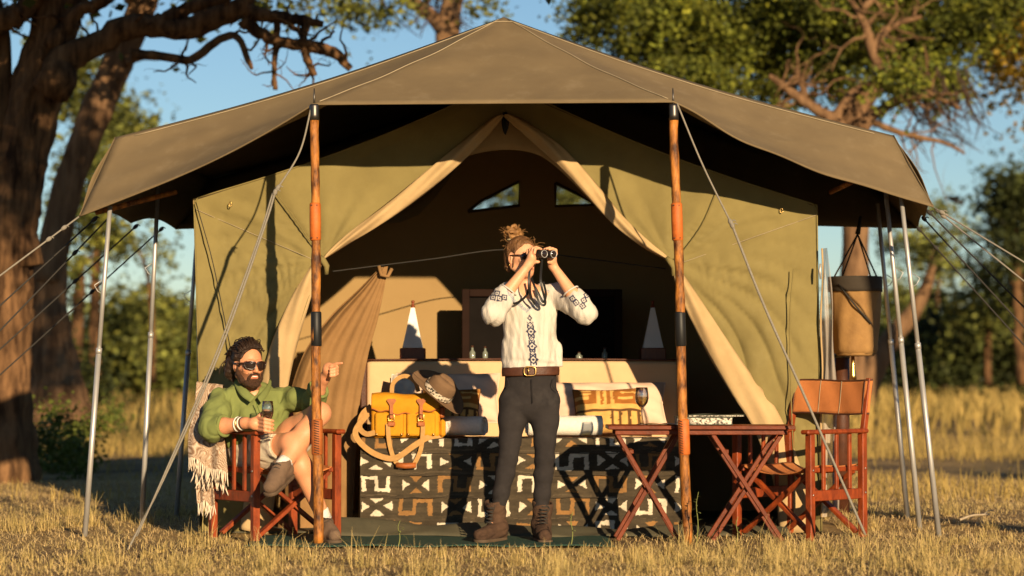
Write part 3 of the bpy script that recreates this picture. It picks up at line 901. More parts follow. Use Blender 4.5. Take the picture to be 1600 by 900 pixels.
A = W(787, 27, 1.15); BL = W(180, 215, 1.0); BR = W(1396, 212, 1.0)
CL = W(124, 338, .6); CR = W(1458, 323, .6)
PL = W(490, 163, 0.0); PR = W(1052, 159, 0.0)
DEP = 2.35
A2 = A+np.array((KX*DEP, DEP, -.02)); BL2 = BL+np.array((KX*DEP+.06, DEP, -.05)); BR2 = BR+np.array((KX*DEP-.05, DEP, -.05))
CL2 = W(274, 358, 2.9); CR2 = W(1434, 357, 2.9)

def lerp(a, b, t): return a+(b-a)*t
def hip(u):        # u 0..1 left eave -> apex -> right eave
    p = lerp(BL, A, u*2) if u < .5 else lerp(A, BR, u*2-1)
    k = u*2 if u < .5 else u*2-1
    p = p.copy(); p[2] -= .045*math.sin(math.pi*k)*(1 if u<.5 else 1)
    return p
def front(u):      # left corner -> left pole -> right pole -> right corner
    if u < .36:
        k = u/.36; p = lerp(CL, PL, k); p[2] -= .055*math.sin(math.pi*k)*(.4+.6*k); p[1] += .06*math.sin(math.pi*k)
    elif u < .64:
        k = (u-.36)/.28; p = lerp(PL, PR, k); p[2] -= -.004*math.sin(math.pi*k); p[1] += .03*math.sin(math.pi*k)
    else:
        k = (u-.64)/.36; p = lerp(PR, CR, k); p[2] -= .085*math.sin(math.pi*k)*(1-.6*k); p[1] += .05*math.sin(math.pi*k)
        p[2] += .012*math.sin(k*19)*(1-k)
    return p
def hipmap(u):
    if u < .36: return hip(u/.36*.5)
    if u > .64: return hip(.5+(u-.64)/.36*.5)
    return hip(.5)
def frontpanel(u, v):
    p = lerp(hipmap(u), front(u), v)
    sag = math.sin(math.pi*v)*math.sin(math.pi*min(1, abs(u-.5)*2+.15))
    p = p.copy(); p[2] -= .03*sag
    p[1] += .012*math.sin(u*37+v*5)*math.sin(math.pi*v)
    p[2] += .006*math.sin(v*21+u*9)*v*(1-v)*2
    return p
g = G()
g.grid(frontpanel, 100, 22)
def sideflap(B0, B1, C0, C1):
    def f(u, v):
        top = lerp(B0, B1, u); bot = lerp(C0, C1, u).copy()
        bot[2] += .05*abs(math.sin(math.pi*u*2))
        p = lerp(top, bot, v); p = p.copy()
        p[0] += .03*math.sin(u*9+v*3)*math.sin(math.pi*v)*np.sign(p[0])
        return p
    return f
g.grid(sideflap(BL, BL2, CL, CL2), 24, 8); g.grid(sideflap(BR, BR2, CR, CR2), 24, 8)
def roofside(B0, B1):
    def f(u, v):
        p = lerp(lerp(A, A2, u), lerp(B0, B1, u), v).copy()
        p[2] -= .045*math.sin(math.pi*v)+.02*math.sin(math.pi*u)*math.sin(math.pi*v); return p
    return f
g.grid(roofside(BL, BL2), 12, 14); g.grid(roofside(BR, BR2), 12, 14)
def rear(u, v):
    k = u*2 if u < .5 else u*2-1
    top = (lerp(BL2, A2, k) if u < .5 else lerp(A2, BR2, k)).copy(); top[2] -= .045*math.sin(math.pi*k)
    bot = lerp(CL2, CR2, u).copy(); bot[2] += .06*math.sin(math.pi*u)+.60*math.exp(-((u-.48)/.125)**4); bot[1] += .25*math.sin(math.pi*u)
    return lerp(top, bot, v)
g.grid(rear, 40, 8)
fly = g.build("fly_roof", m_fly, tent, solid=.004)
fly.data.materials.append(m_fly)
# stitched seams on the fly
for us in [(.36,.03,.97),(.64,.03,.97)]:
    gs = G(); gs.tube([frontpanel(us[0], us[1]+(us[2]-us[1])*k/30)+np.array((0,-.006,.004)) for k in range(31)], .0028, 5); gs.build("seam", m_thread, fly)
gs = G(); gs.tube([frontpanel(.02+.96*k/80, .055)+np.array((0,-.006,.004)) for k in range(81)], .0026, 5); gs.build("seam", m_thread, fly)
gs = G(); gs.tube([frontpanel(k/100, 1.0)+np.array((0,-.004,0)) for k in range(101)], .006, 6); gs.build("hem", m_fly, fly)
for (B0, C0) in ((BL, CL), (BR, CR)):
    gs = G(); gs.tube([lerp(B0, C0, k/16)+np.array((0,-.006,.002)) for k in range(17)], .0035, 5); gs.build("seam", m_fly, fly)
# wooden eave rails seen under the corners
for a, b in ((W(275,300,1.05), W(150,332,.75)), (W(1298,300,1.05), W(1330,285,.8))):
    gs = G(); gs.tube([a, b], .016, 8); gs.build("eave_rail", m_pole, tent)

YW = 1.0
def wl(px, py, dy=0.0): return W(px, py, YW+dy)
def wg(px, z=0.0, dy=0.0): return WG(px, YW+dy, z)
def seg(pts, t):
    """pts: list of (t, point)"""
    for (t0, p0), (t1, p1) in zip(pts, pts[1:]):
        if t <= t1: return lerp(p0, p1, (t-t0)/(t1-t0))
    return pts[-1][1]
# curves from the gable apex down to the ground: outer edge of the wall, and edge of the door opening
TOPL, TOPR = wl(786,128), wl(786,128)
outL = [(0, TOPL), (.5, wl(302,310)), (1, wg(318))]
outR = [(0, TOPR), (.5, wl(1277,320)), (1, wg(1284))]
def dense(pxs, n=40): return spline(pxs, n)
inLu = dense([wl(787,182), wl(745,228), wl(690,278), wl(640,318), wl(590,352), wl(545,380), wl(506,406)])
inLd = dense([wl(506,406), wl(492,440,-.01), wl(472,500), wl(455,560), wl(440,640), wg(424,.2), wg(415)])
inRu = dense([wl(787,182), wl(830,218), wl(868,252), wl(915,302), wl(960,350), wl(1003,384), wl(1046,408)])
inRd = dense([wl(1046,408), wl(1060,450,-.01), wl(1084,502), wl(1112,556), wl(1146,612), wl(1182,668), wg(1214,.3), wg(1222)])
def curve(c, t):
    x = t*(len(c)-1); i = min(int(x), len(c)-2); return lerp(c[i], c[i+1], x-i)
def inner(up, dn, t): return curve(up, t*2) if t < .5 else curve(dn, t*2-1)
def wallfn(out, up, dn, tie, sgn):
    def f(u, v):       # u 0 outer .. 1 door edge, v 0 top .. 1 ground
        o = seg(out, v)
        if v < .5:      # slack gable edge
            k = v*2; o = o.copy(); o[2] -= .05*math.sin(math.pi*k)
        i = inner(up, dn, v)
        p = lerp(o, i, u).copy()
        dx, dz = p[0]-tie[0], p[2]-tie[2]
        r = math.hypot(dx, dz)+1e-6; an = math.atan2(dz, dx*sgn)
        edge = min(1, 8*v, 8*(1-v)*1.0+.3)*min(1, 5*u+.1)*min(1, 6*(1-u)+.25)
        pull = .014*math.sin(an*11+1)*math.exp(-r*1.5)*min(1, r*6)
        pull += .007*math.sin(an*23+.5)*math.exp(-r*2.4)*min(1, r*8)
        broad = .030*math.sin(p[0]*5.0+p[2]*2.3)+.016*math.sin(p[0]*3-p[2]*7.5+1.2)
        p[1] += (pull+broad*.8)*edge - .05*math.sin(math.pi*min(1,max(0,v*2-1)))*u
        fine = .010*math.sin(p[0]*24*sgn-p[2]*17+3*math.sin(p[2]*5))*max(0, v-.42)+.006*math.sin(p[0]*41+p[2]*13+2*math.sin(p[0]*9))*max(0,v-.35)
        rad_ = math.sin(an*15+2.2*math.sin(r*4)+1.7*sgn)
        p[1] += edge*min(1,(1-u)*3.5)*(.050*(1-abs(rad_))**2*min(1,r*5)*math.exp(-r*.9)*min(1,max(0,v-.40)*5)+.030*(1-abs(math.sin(p[0]*9+p[2]*14*sgn+1.5*math.sin(p[2]*6))))**2*max(0,v-.45)*2)
        p[1] += fine*edge*min(1,(1-u)*3.5)
        return p
    return f
tieL, tieR = wl(506,406), wl(1046,408)
wfL = wallfn(outL, inLu, inLd, tieL, 1); wfR = wallfn(outR, inRu, inRd, tieR, -1)
g = G(); g.grid(wfL, 70, 110); wallL = g.build("front_wall", m_wall, tent, solid=.003)
g = G(); g.grid(wfR, 70, 110); wallR = g.build("front_wall", m_wall, tent, solid=.003)
# turned-back lining bands along the door edge
def band(up, dn, sgn, part):
    g = G()
    c = up if part == 'up' else dn
    n = len(c)-1
    def f(u, v):
        t = v
        p = curve(c, t).copy()
        q = curve(c, min(1, t+.02)); q0 = curve(c, max(0, t-.02))
        d = unit(q-q0); nrm = np.array((-d[2], 0, d[0]))*1.0
        if nrm[0]*sgn > 0: nrm = -nrm                       # towards the wall side
        if part == 'up': w = .115*math.sin(math.pi*min(1, t*1.02))**.55*(1-.55*t)+.012
        else: w = .018+.16*math.sin(math.pi*min(1,t)*.60)**.7
        s = u-.12
        p = p+nrm*w*s
        p[1] += -.034-.030*math.sin(math.pi*min(1,max(0,u)))-.008*math.sin(u*9+t*13)
        return p
    g.grid(f, 10, 60)
    o = g.build("door_lining", m_lining, tent, solid=.003)
    return o
for a in ((inLu, inLd, 1), (inRu, inRd, -1)):
    band(*a, 'up'); band(*a, 'dn')
# ties and toggles that hold the door flaps
for tie, pxs in ((tieL, [(506,404),(500,398),(492,388),(460,340),(428,298)]), (tieR, [(1046,406),(1056,402),(1068,392),(1100,348),(1120,300)])):
    g = G(); P0 = [wl(x,y,-.05) for x,y in pxs]; g.tube(spline(P0, 16), .007, 6, flat=.4); g.build("tie_strap", m_wall, tent)
    g = G(); g.tube([tie+np.array((-.02,-.06,.015)), tie+np.array((.0,-.075,-.005)), tie+np.array((.022,-.06,-.04)), tie+np.array((.02,-.055,-.09))], [.016,.02,.018,.012], 8); g.build("tie_knot", m_wall, tent)
# seams, piping and eyelets of the front wall
for fn in (wfL, wfR):
    for v in (.515,):
        g = G(); g.tube([fn(k/40*.96, v-.17*k/40*.0)+np.array((0,-.006,0)) for k in range(41)], .0022, 4); g.build("seam", m_thread, tent)
    g = G(); g.tube([fn(.004, .02+.98*k/60)+np.array((0,-.006,0)) for k in range(61)], .005, 5); g.build("piping", m_wall, tent)
for px, py in ((360,319),(1221,329)):
    g = G(); c = wl(px,py,-.035); g.tube([c+np.array((.008*math.cos(a),0,.014*math.sin(a))) for a in np.linspace(0,6.283,13)], .0028, 6); g.build("eyelet", m_brass, tent)
g = G(); g.tube(spline([wl(1240,420,-.06), wl(1234,500,-.07), wl(1236,620,-.08), wg(1242,.3,-.06)], 20), .004, 5); g.build("seam", m_wall, tent)
# corner guards: dark poles standing just inside the left corner
for x0, x1, dy in ((308,316,.15),(322,340,.1)):
    g = G(); g.tube([W(x0,312,YW+dy), WG(x1,YW+dy)], .016, 8); g.build("frame_pole", m_darksteel, tent)
# diagonal strap across left wall
g = G(); g.tube(spline([wl(306,316,-.05), wl(330,400,-.06), wl(345,470,-.06), wl(360,545,-.06)], 14), .011, 6, flat=.25); g.build("corner_strap", m_black, tent)

# side walls, back wall, inner roof, floor
YB = 3.25
def back(p): return p+np.array((KX*(YB-YW), YB-YW, 0))
oL0, oL1 = seg(outL, .5), seg(outL, 1); oR0, oR1 = seg(outR, .5), seg(outR, 1)
for a, b, nm in ((oL0, oL1, "side_wall"), (oR0, oR1, "side_wall")):
    def f(u, v, a=a, b=b):
        p = lerp(a, b, v); p = lerp(p, back(p), u).copy(); p[0] += .012*math.sin(u*14+v*4)*math.sin(math.pi*u); return p
    g = G(); g.grid(f, 20, 10); g.build(nm, m_inwall, tent, solid=.004)
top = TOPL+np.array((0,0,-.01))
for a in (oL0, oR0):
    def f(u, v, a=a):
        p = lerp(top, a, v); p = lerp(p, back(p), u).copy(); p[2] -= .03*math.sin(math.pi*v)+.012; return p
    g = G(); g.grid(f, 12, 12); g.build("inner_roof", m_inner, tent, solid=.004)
# back wall with two gable windows
bw = [back(oL1), back(oR1), back(oR0), back(top), back(oL0)]
def bp_(px, py): return W(px, py, YB)
wins = [[(731,331),(752,314),(811,284),(811,321)], [(868,286),(900,302),(928,320),(868,322)]]
loops = [[Vector(p) for p in bw]]+[[Vector(bp_(x,y)) for x,y in w] for w in wins]
for l in loops:
    for p in l: p.y = YB
tri = tessellate_polygon(loops)
flatp = [p for l in loops for p in l]
g = G(); g.add([tuple(p) for p in flatp], [tuple(t) for t in tri]); g.build("back_wall", m_inwall, tent, smooth=False)
m_net = netmat("window net", (.38,.34,.22), .30)
for w in wins:
    fr = [bp_(x,y) for x,y in w]
    g = G(); g.poly([p+np.array((0,.012,0)) for p in fr]); wn_ = g.build("window_net", m_net, tent, smooth=False)
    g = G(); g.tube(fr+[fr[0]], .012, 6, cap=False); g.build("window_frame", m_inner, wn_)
g = G(); a, b = oL1+np.array((.0,-.02,0)), oR1+np.array((0,-.02,0))
g.poly([a+np.array((0,0,.012)), b+np.array((0,0,.012)), back(b)+np.array((0,0,.012)), back(a)+np.array((0,0,.012))], .008, (0,0,-1)); g.build("tent_floor", m_darkcanvas, tent, smooth=False)
# arched valance inside the door apex
g = G()
arch = spline([W(640,300,1.22), W(700,256,1.22), W(745,240,1.22), W(790,234,1.22), W(835,240,1.22), W(870,262,1.22), W(930,320,1.22)], 24)
g.grid(lambda u, v: lerp(W(787,160,1.2)+np.array(((u-.5)*1.2, 0, -abs(u-.5)*.82)), arch[min(23,int(u*23))]+(arch[min(23,int(u*23)+1)]-arch[min(23,int(u*23))])*(u*23-int(u*23)), v), 40, 6)
g.build("door_valance", m_lining, tent, solid=.003)
g = G()
for k in range(4): g.tube(spline([W(788+k,176,1.0), W(785+k*3,190,.97), W(787+k*2,204-k*2,.97), W(790+k,210-k*3,.98)], 10), .006, 5)
g.build("hanging_cords", m_black, tent)
# inner curtains gathered left and right
def cloth_between(cl, cr, folds, amp, nu=70, nv=60, ph=0):
    def f(u, v):
        a, b = curve(cl, v), curve(cr, v); p = lerp(a, b, u).copy()
        w = np.linalg.norm(b-a)
        k = min(1, w*3)
        p[1] += amp*k*(math.sin(u*folds*6.283+ph+2.2*math.sin(u*5+v*1.5))*(.6+.5*math.sin(u*4+1))+.12*math.sin(u*folds*2.7*6.283+v*3+2*math.sin(u*6)))
        return p
    return f
YC = 1.34
cl = dense([W(594,418,YC), W(560,452,YC), W(510,500,YC), W(470,560,YC), W(446,650,YC), WG(436,YC,.12), WG(432,YC)])
cr = dense([W(606,416,YC), W(600,452,YC), W(590,500,YC), W(574,560,YC), W(560,650,YC), WG(552,YC,.12), WG(550,YC)])
g = G(); g.grid(cloth_between(cl, cr, 2.6, .034), 90, 60); g.build("inner_curtain", m_curtain, tent, solid=.002)
g = G(); g.tube([W(592,416,YC-.03), W(596,430,YC-.045), W(606,432,YC-.04), W(612,420,YC-.02)], .012, 8); g.build("curtain_tie", m_curtain, tent)
# cord strung across the inside
g = G(); g.tube(spline([W(520,424,1.5), W(600,414,1.7), W(680,404,2.0), W(790,390,2.2), W(900,402,2.0), W(1040,420,1.6)], 40), .004, 5); g.build("inner_cord", m_cord, tent)
# groundsheet edge lying in front of the bed
YS = .62
def sheet(u, v):
    x0, x1 = -1.12, 1.62
    x = x0+(x1-x0)*u
    y = .98-.42*v+.03*math.sin(u*9)
    z = .012+.085*math.exp(-((v-.55)/.28)**2)*(.45+.55*math.exp(-((u-.05)/.25)**2))*(1+.25*math.sin(u*15+v*3))+.008*math.sin(u*31+v*7)
    z *= 1 if v < .95 else .4
    return (x, y, z+.004)
g = G(); g.grid(sheet, 80, 14); g.build("groundsheet_edge", m_darkcanvas, tent, solid=.003)
# mosquito net strip with zip hanging at the right corner
m_netw = netmat("mosquito net", (.42,.36,.30), .55)
def netf(u, v):
    p = lerp(W(1284+24*u*(.35+.65*v), 388, .95), WG(1284+26*u, .95, .1), v).copy()
    p[1] += .02*math.sin(u*11+v*4)-.03*u; p[0] += .006*math.sin(v*17+u*5); return p
g = G(); g.grid(netf, 16, 40); nt_ = g.build("net_strip", m_netw, tent)
g = G(); g.tube([netf(.0, k/20)+np.array((0,-.01,0)) for k in range(21)], .006, 5); g.build("zip", m_lining, nt_)
g = G(); g.tube([W(1282,412,.90), W(1281,424,.90), W(1282,436,.90)], [.006,.008,.005], 6); g.build("zip_pull", m_steel, nt_)

# ------------------------------------------------------------ poles
def wood_pole(top, bot, label, seed):
    t = empty("wooden_tent_pole", tuple(bot)); tag(t, label, "tent pole", "wooden front poles")
    def at(py):                                             # point of the pole at photo row py
        k = (W(0,py,top[1])[2]-bot[2])/(top[2]-bot[2]); return lerp(bot, top, k)
    n = 46; g = G()
    rg = np.random.default_rng(seed)
    P = np.array([lerp(bot, at(186), k/(n-1)) for k in range(n)]); P[1:-1,0] += .004*np.sin(np.linspace(0,9,n-2)+seed)
    r = .0285-.0035*np.linspace(0,1,n)+.0012*rg.normal(size=n)
    g.tube(P, r, 14, noise=.012, seed=seed); sh = g.build("shaft", m_pole, t)
    g = G(); g.tube([at(188), at(180), at(166), at(163)], [.0275,.0275,.0275,.024], 14); g.build("metal_cap", m_darksteel, t)
    g = G(); g.tube([at(164), at(152), at(138)], [.006,.005,.003], 8); g.build("spike", m_darksteel, t)
    g = G(); g.tube([at(376), at(374), at(346), at(319), at(317)], [.027,.0318,.0325,.0315,.027], 18); lv = g.build("leather_sleeve", m_leather, t)
    for yy in (321, 372):
        for dx in (-.018, .012):
            g = G(); c = at(yy)+np.array((dx,-.031,0)); g.lathe([(.004,0),(.004,.003),(.001,.005)], c+np.array((0,.003,0)), (0,-1,0), 8); g.build("rivet", m_darksteel, lv)
    g = G(); g.tube([at(541), at(540), at(514), at(489), at(487)], [.027,.0300,.0303,.0298,.026], 16); g.build("black_joint_band", m_black, t)
    g = G(); g.tube([at(711), at(709), at(684), at(657), at(655)], [.028,.0322,.0326,.032,.027], 18); lv = g.build("laced_leather_sleeve", m_leather if seed == 2 else m_tanleather, t)
    g = G()
    for k in range(14):
        z = 658+k*3.8; c = at(z)
        g.tube([c+np.array((-.014,-.0335,.004)), c+np.array((0,-.0355,0)), c+np.array((.014,-.0335,-.004))] if seed != 2 else [c+np.array((-.026,-.022,.004)), c+np.array((-.018,-.0305,0)), c+np.array((-.008,-.034,-.004))], .0022, 5)
    g.build("lacing", m_cord, lv)
    return t
wood_pole(PL+np.array((.004,0,-.005)), WG(497, 0), "left varnished wooden pole under the fly, beside the seated man", 1)
wood_pole(PR+np.array((.0,0,-.005)), WG(1074, .02), "right varnished wooden pole under the fly, in front of the table", 2)

def metal_pole(top, bot, label, wire=None):
    t = empty("metal_pole", tuple(bot)); tag(t, label, "tent pole", "galvanised side poles")
    mid = lerp(bot, top, .56)
    g = G(); g.tube([bot-np.array((0,0,.03)), mid], .0165, 12); g.build("lower_tube", m_steel, t)
    g = G(); g.tube([lerp(bot,top,.54), top], .0135, 12); g.build("upper_tube", m_steel, t)
    g = G(); g.tube([lerp(bot,top,.552), lerp(bot,top,.57)], .0185, 12); g.build("collar", m_steel, t)
    if wire:
        c = lerp(bot, top, .76); s = wire
        g = G(); g.tube([c+np.array((s*.012,0,.03)), c+np.array((s*.055,-.01,-.0)), c+np.array((s*.035,-.01,-.035)), c+np.array((s*.012,0,-.05))], .0028, 5); g.build("wire_clip", m_steel, t)
for (tx, ty, bx, Y, lb, s) in [(172,322,132,.66,"front metal pole at the left corner of the fly",-1), (247,292,221,1.75,"middle metal pole on the left side of the tent",-1), (309,352,275,2.7,"rear metal pole on the left, darkest beside the wall",-1),
                             (1408,308,1468,.66,"front metal pole at the right corner of the fly",1), (1384,300,1438,1.25,"middle metal pole on the right side of the tent",1), (1371,318,1419,2.3,"rear metal pole on the right, beside the bucket",1)]:
    metal_pole(W(tx, ty, Y), WG(bx, Y), lb, s)

# ------------------------------------------------------------ guy ropes
def rope(pts, r, mat, label, grp, knots=()):
    t = empty("guy_rope", tuple(pts[-1])); tag(t, label, "guy rope", grp)
    P = spline(pts, 40) if len(pts) > 2 else np.array([lerp(pts[0],pts[1],k/20) for k in range(21)])
    g = G(); g.tube(P, r, 6); g.build("line", mat, t)
    for k in knots:
        c = P[int(k*(len(P)-1))]; d = unit(P[min(len(P)-1,int(k*(len(P)-1))+1)]-c)
        g = G(); g.tube([c-d*.022, c-d*.01, c, c+d*.012, c+d*.024], [.005,.012,.0135,.011,.005], 8)
        g.tube([c, c+np.array((.018,-.004,.012)), c+np.array((.03,-.004,.004))], [.004,.004,.003], 5); g.build("knot", mat, t)
    return t
stk = WG(190, -.42); 
rope([PL+np.array((-.01,-.01,-.01)), W(468,238,-.03), W(430,300,-.06)], .0055, m_rope, "pale rope hanging from the left wooden pole top", "ropes of the wooden poles", (.97,))
rope([W(430,300,-.06), W(412,358,-.12), W(345,545,-.3), W(262,735,-.38), W(186,886,-.45)], .0065, m_rope, "double pale rope slanting to the ground in front of the blanket", "ropes of the wooden poles", (.02,))
rope([W(426,302,-.05), W(404,372,-.13), W(338,552,-.31), W(258,738,-.4), W(214,838,-.43)], .005, m_rope, "thinner pale rope beside the slanting double rope", "ropes of the wooden poles")
rope([PR+np.array((.02,-.01,-.01)), W(1098,258,-.03), W(1144,352,-.06)], .0055, m_rope, "pale rope from the right pole top down to its knot", "ropes of the wooden poles", (.98,))
rope([W(1144,352,-.06), W(1195,480,-.15), W(1262,630,-.2), W(1352,836,-.3)], .0075, m_rope, "pale rope running down across the empty chair to the ground", "ropes of the wooden poles", (.02,))
for (a, b, Y0_, Y1_, lb, m_, k) in [
    ((124,338),(-120,520),.6,.2,"pale guy rope from the left front roof corner",m_rope,(.12,.2)),
    ((148,342),(-90,560),1.2,.9,"upper dark guy rope on the left side of the fly",m_cord,(.03,)),
    ((168,342),(-90,610),1.6,1.3,"second dark guy rope on the left side of the fly",m_cord,(.2,)),
    ((212,354),(-60,600),2.2,2.0,"third dark guy rope on the left side of the fly",m_cord,(.02,.35)),
    ((252,358),(-60,640),2.8,2.6,"lowest dark guy rope on the left, crossing two poles",m_cord,(.0,.35)),
    ((1460,325),(1700,470),.6,.2,"pale topmost guy rope from the right roof corner",m_rope,(.05,)),
    ((1462,328),(1700,520),.65,.3,"pale second guy rope from the right roof corner",m_rope,(.06,)),
    ((1452,332),(1700,580),1.2,1.0,"upper dark guy rope on the right side of the fly",m_cord,(.02,)),
    ((1444,342),(1700,620),1.9,1.8,"middle dark guy rope on the right side of the fly",m_cord,(.02,)),
    ((1436,358),(1700,650),2.7,2.6,"lowest dark guy rope on the right side of the fly",m_cord,(.0,.12))]:
    rope([W(*a, Y0_), W(*b, Y1_)], .0055, m_, lb, "side guy ropes", k)

# green mat
def matf(u, v):
    x = -1.46+2.02*u; y = -.30+1.0*v
    return (x, y, .009+.004*math.sin(u*23+v*5)+.006*math.exp(-(v*14)**2))
g = G(); g.grid(matf, 50, 20); o = g.build("ground_mat", m_green, None, solid=.006)
tag(o, "dark green mat lying on the grass under the standing woman", "mat")

# ------------------------------------------------------------ daybed and what lies on it
BF, BB = 1.06, 1.94                 # front and back of the bed
BX0, BX1 = WG(562, BF)[0], WG(1068, BF)[0]
BZ = .555
m_sheet = M("pink sheet linen", (.60,.43,.31), (.54,.38,.27), rough=.9, scale=6, bump=.2, bscale=30)
m_headboard = M("beige headboard cloth", (.58,.40,.22), (.52,.35,.19), rough=.9, scale=5, bump=.2, bscale=60, weave=.2)
m_pillow = M("pink pillow linen", (.64,.46,.34), (.58,.40,.29), rough=.9, scale=6, bump=.2, bscale=40)
m_towel = M("white towel", (.78,.74,.64), (.66,.62,.54), rough=1, scale=60, bump=.7, bscale=260)
m_print = M("printed cotton", (1,1,1), (.82,.82,.82), rough=.92, scale=30, bump=.35, bscale=200, attr=True, weave=.2)
bed = empty("daybed", ((BX0+BX1)/2, 1.7, 0)); tag(bed, "low beige daybed with padded back inside the tent", "bed")
g = G(); g.box((BX0+.02, BF+.04, .05), (BX1-.02, BB, .38), .02); g.build("base", m_brownleather, bed, smooth='auto')
g = G(); g.box((BX0+.015, BF+.015, .38), (BX1-.015, BB, BZ), .05); g.build("mattress", m_sheet, bed, smooth='auto')
hx0, hx1 = W(572,600,BB)[0], W(1062,600,BB)[0]; hz = W(800,563,BB)[2]
s = SDF((hx0-.05, BB-.06, .3), (hx1+.05, BB+.2, hz+.05), .014)
s.box(((hx0+hx1)/2, BB+.06, (.35+hz)/2), ((hx1-hx0)/2, .065, (hz-.35)/2), .03)
hb = s.build("headboard", m_headboard, bed)
for x in (hx0-.014, hx1+.014):
    g = G(); g.box((x-.022, BB-.02, .2), (x+.022, BB+.14, hz+.012), .008); g.build("headboard_post", m_brownleather, bed, smooth='auto')
g = G(); g.tube(spline([(hx0,BB-.005,hz+.002),((hx0+hx1)/2,BB-.008,hz+.008),(hx1,BB-.005,hz+.002)], 30), .007, 6); g.build("piping", m_brownleather, hb)

# --- mud cloth spread: the printed pattern is carried by the cloth's colour attribute
DK, WH, TN = np.array((.054,.040,.023)), np.array((.60,.52,.39)), np.array((.26,.132,.042))
def meander(a, b, mir):
    """S-shaped meander in the unit cell"""
    a = np.where(mir, 1-a, a)
    m = (a > .10) & (a < .20) & (b > .16) & (b < .86)
    m |= (a > .10) & (a < .52) & (b > .16) & (b < .32)
    m |= (a > .43) & (a < .53) & (b > .16) & (b < .86)
    m |= (a > .43) & (a < .90) & (b > .71) & (b < .86)
    m |= (a > .79) & (a < .90) & (b > .16) & (b < .86)
    return m
def mudcloth(u, v, seed=0):
    """u, v in metres on the cloth -> colour"""
    jx = .006*sines(u, v, u*0, 4+seed, 42)+.0022*sines(u, v, u*0, 6, 170); jy = .006*sines(u, v, u*0, 5+seed, 42)+.0022*sines(u, v, u*0, 7, 170)
    cw, ch = .2350, .1370
    cu = (u+jx)/cw; cv = (v+jy)/ch+.33
    i = np.floor(cu).astype(int); j = np.floor(cv).astype(int)
    a = cu-i; b = cv-j
    col = np.tile(DK, (len(u),1))*(1+.22*sines(u*.3, v*3, u*0, 9, 60))[:,None]
    hsh = np.abs(np.sin(i*12.9898+j*78.233)*43758.5453) % 1
    a = (a-.5)*(.89+.18*hsh)+.5+.05*(((hsh*7) % 1)-.5); b = (b-.5)*(.90+.16*((hsh*13) % 1))+.5+.06*(((hsh*29) % 1)-.5)
    chk = (i+j) % 2 == 0
    A_ = chk & meander(a, b, (j % 2 == 0))
    tanm = ((i*3+j) % 4 < 2)
    tri_l = (~chk) & (a > .13) & (a < .34) & (np.abs(b-.52) < (.34-a)*1.05)
    tri_r = (~chk) & (a < .87) & (a > .66) & (np.abs(b-.52) < (a-.66)*1.05)
    tri_t = (~chk) & (b > .64) & (b < .86) & (np.abs(a-.5) < (b-.64)*.8)
    tri_b = (~chk) & (b < .38) & (b > .16) & (np.abs(a-.5) < (.38-b)*.8)
    sw = (i % 3 == 0)
    col[A_ & tanm] = TN; col[A_ & ~tanm] = WH
    lr = tri_l | tri_r; tb = tri_t | tri_b
    col[lr & ~sw] = WH; col[lr & sw] = WH*.96
    col[tb & ~sw] = TN; col[tb & sw] = WH
    col *= (1+.16*sines(u, v, u*0, 44+seed, 30)+.10*sines(u, v*2, u*0, 45+seed, 160))[:,None]
    line = (b < .02)
    col[line] = np.array((.095,.07,.042))
    return col
def make_cloth():
    t = empty("mud_cloth", ((BX0+BX1)/2, BF, 0)); tag(t, "dark mud cloth bedspread with cream and tan geometric motifs", "bedspread")
    x0, x1 = BX0+.004, BX1-.004
    nx = 440; hang = BZ+.018; nyh = 135; nyt = 50
    us = np.linspace(x0, x1, nx)
    V = []; C = []
    rows = [('t', k) for k in range(nyt)]+[('h', k) for k in range(nyh)]
    for kind, k in rows:
        if kind == 't':
            q = k/(nyt-1); y = BF+.42-(.42-.012)*q; z = np.full(nx, BZ+.010); y = np.full(nx, y); vv = hang+(.42)*(1-q)
        else:
            q = (k+1)/nyh; zz = BZ+.010-(hang-.03)*q
            rnd_ = min(1, q*14); bulge = .012*rnd_
            y = BF-.004-bulge-.016*np.sin(us*7+q*2)*q-.011*np.sin(us*17+1+q)*q-.006*np.sin(us*31+2*q)*q
            z = np.full(nx, zz); vv = hang-(hang-.03)*q
        V.append(np.stack([us, y, z+.004*sines(us, us*0+vv, us*0, 2, 16)*(1 if kind=='t' else .2)], 1))
        C.append(mudcloth(us-x0+.02, np.full(nx, vv)))
    V = np.vstack(V); C = np.vstack(C); nyr = len(rows)
    j, i = np.meshgrid(np.arange(nyr-1), np.arange(nx-1), indexing='ij'); a = (j*nx+i).ravel()
    o = fast_mesh("cloth", V, np.stack([a, a+1, a+nx+1, a+nx], 1)[:, ::-1], m_print, t, smooth=True)
    set_col(o.data, C)
    g = G(); rg = np.random.default_rng(3)
    for row in (1, 2, 3):                                   # sewn strip seams with loose threads
        z = BZ+.01-(.133*(row)-.045)
        g.tube([(x, BF-.022-.006*math.sin(x*7), z+.002*math.sin(x*40)) for x in np.linspace(x0+.01, x1-.01, 60)], .0022, 4)
    g.build("strip_seam", M("dark seam", (.07,.052,.033)), o)
    # left side drop, in shade
    g = G(); g.grid(lambda u, v: (x0-.004-.012*v*math.sin(u*9), BF+.42*u, (BZ+.008)*(1-v)+.03*v), 20, 10); g.build("side_drop", M("plain dark cloth", (.075,.062,.05)), t)
make_cloth()

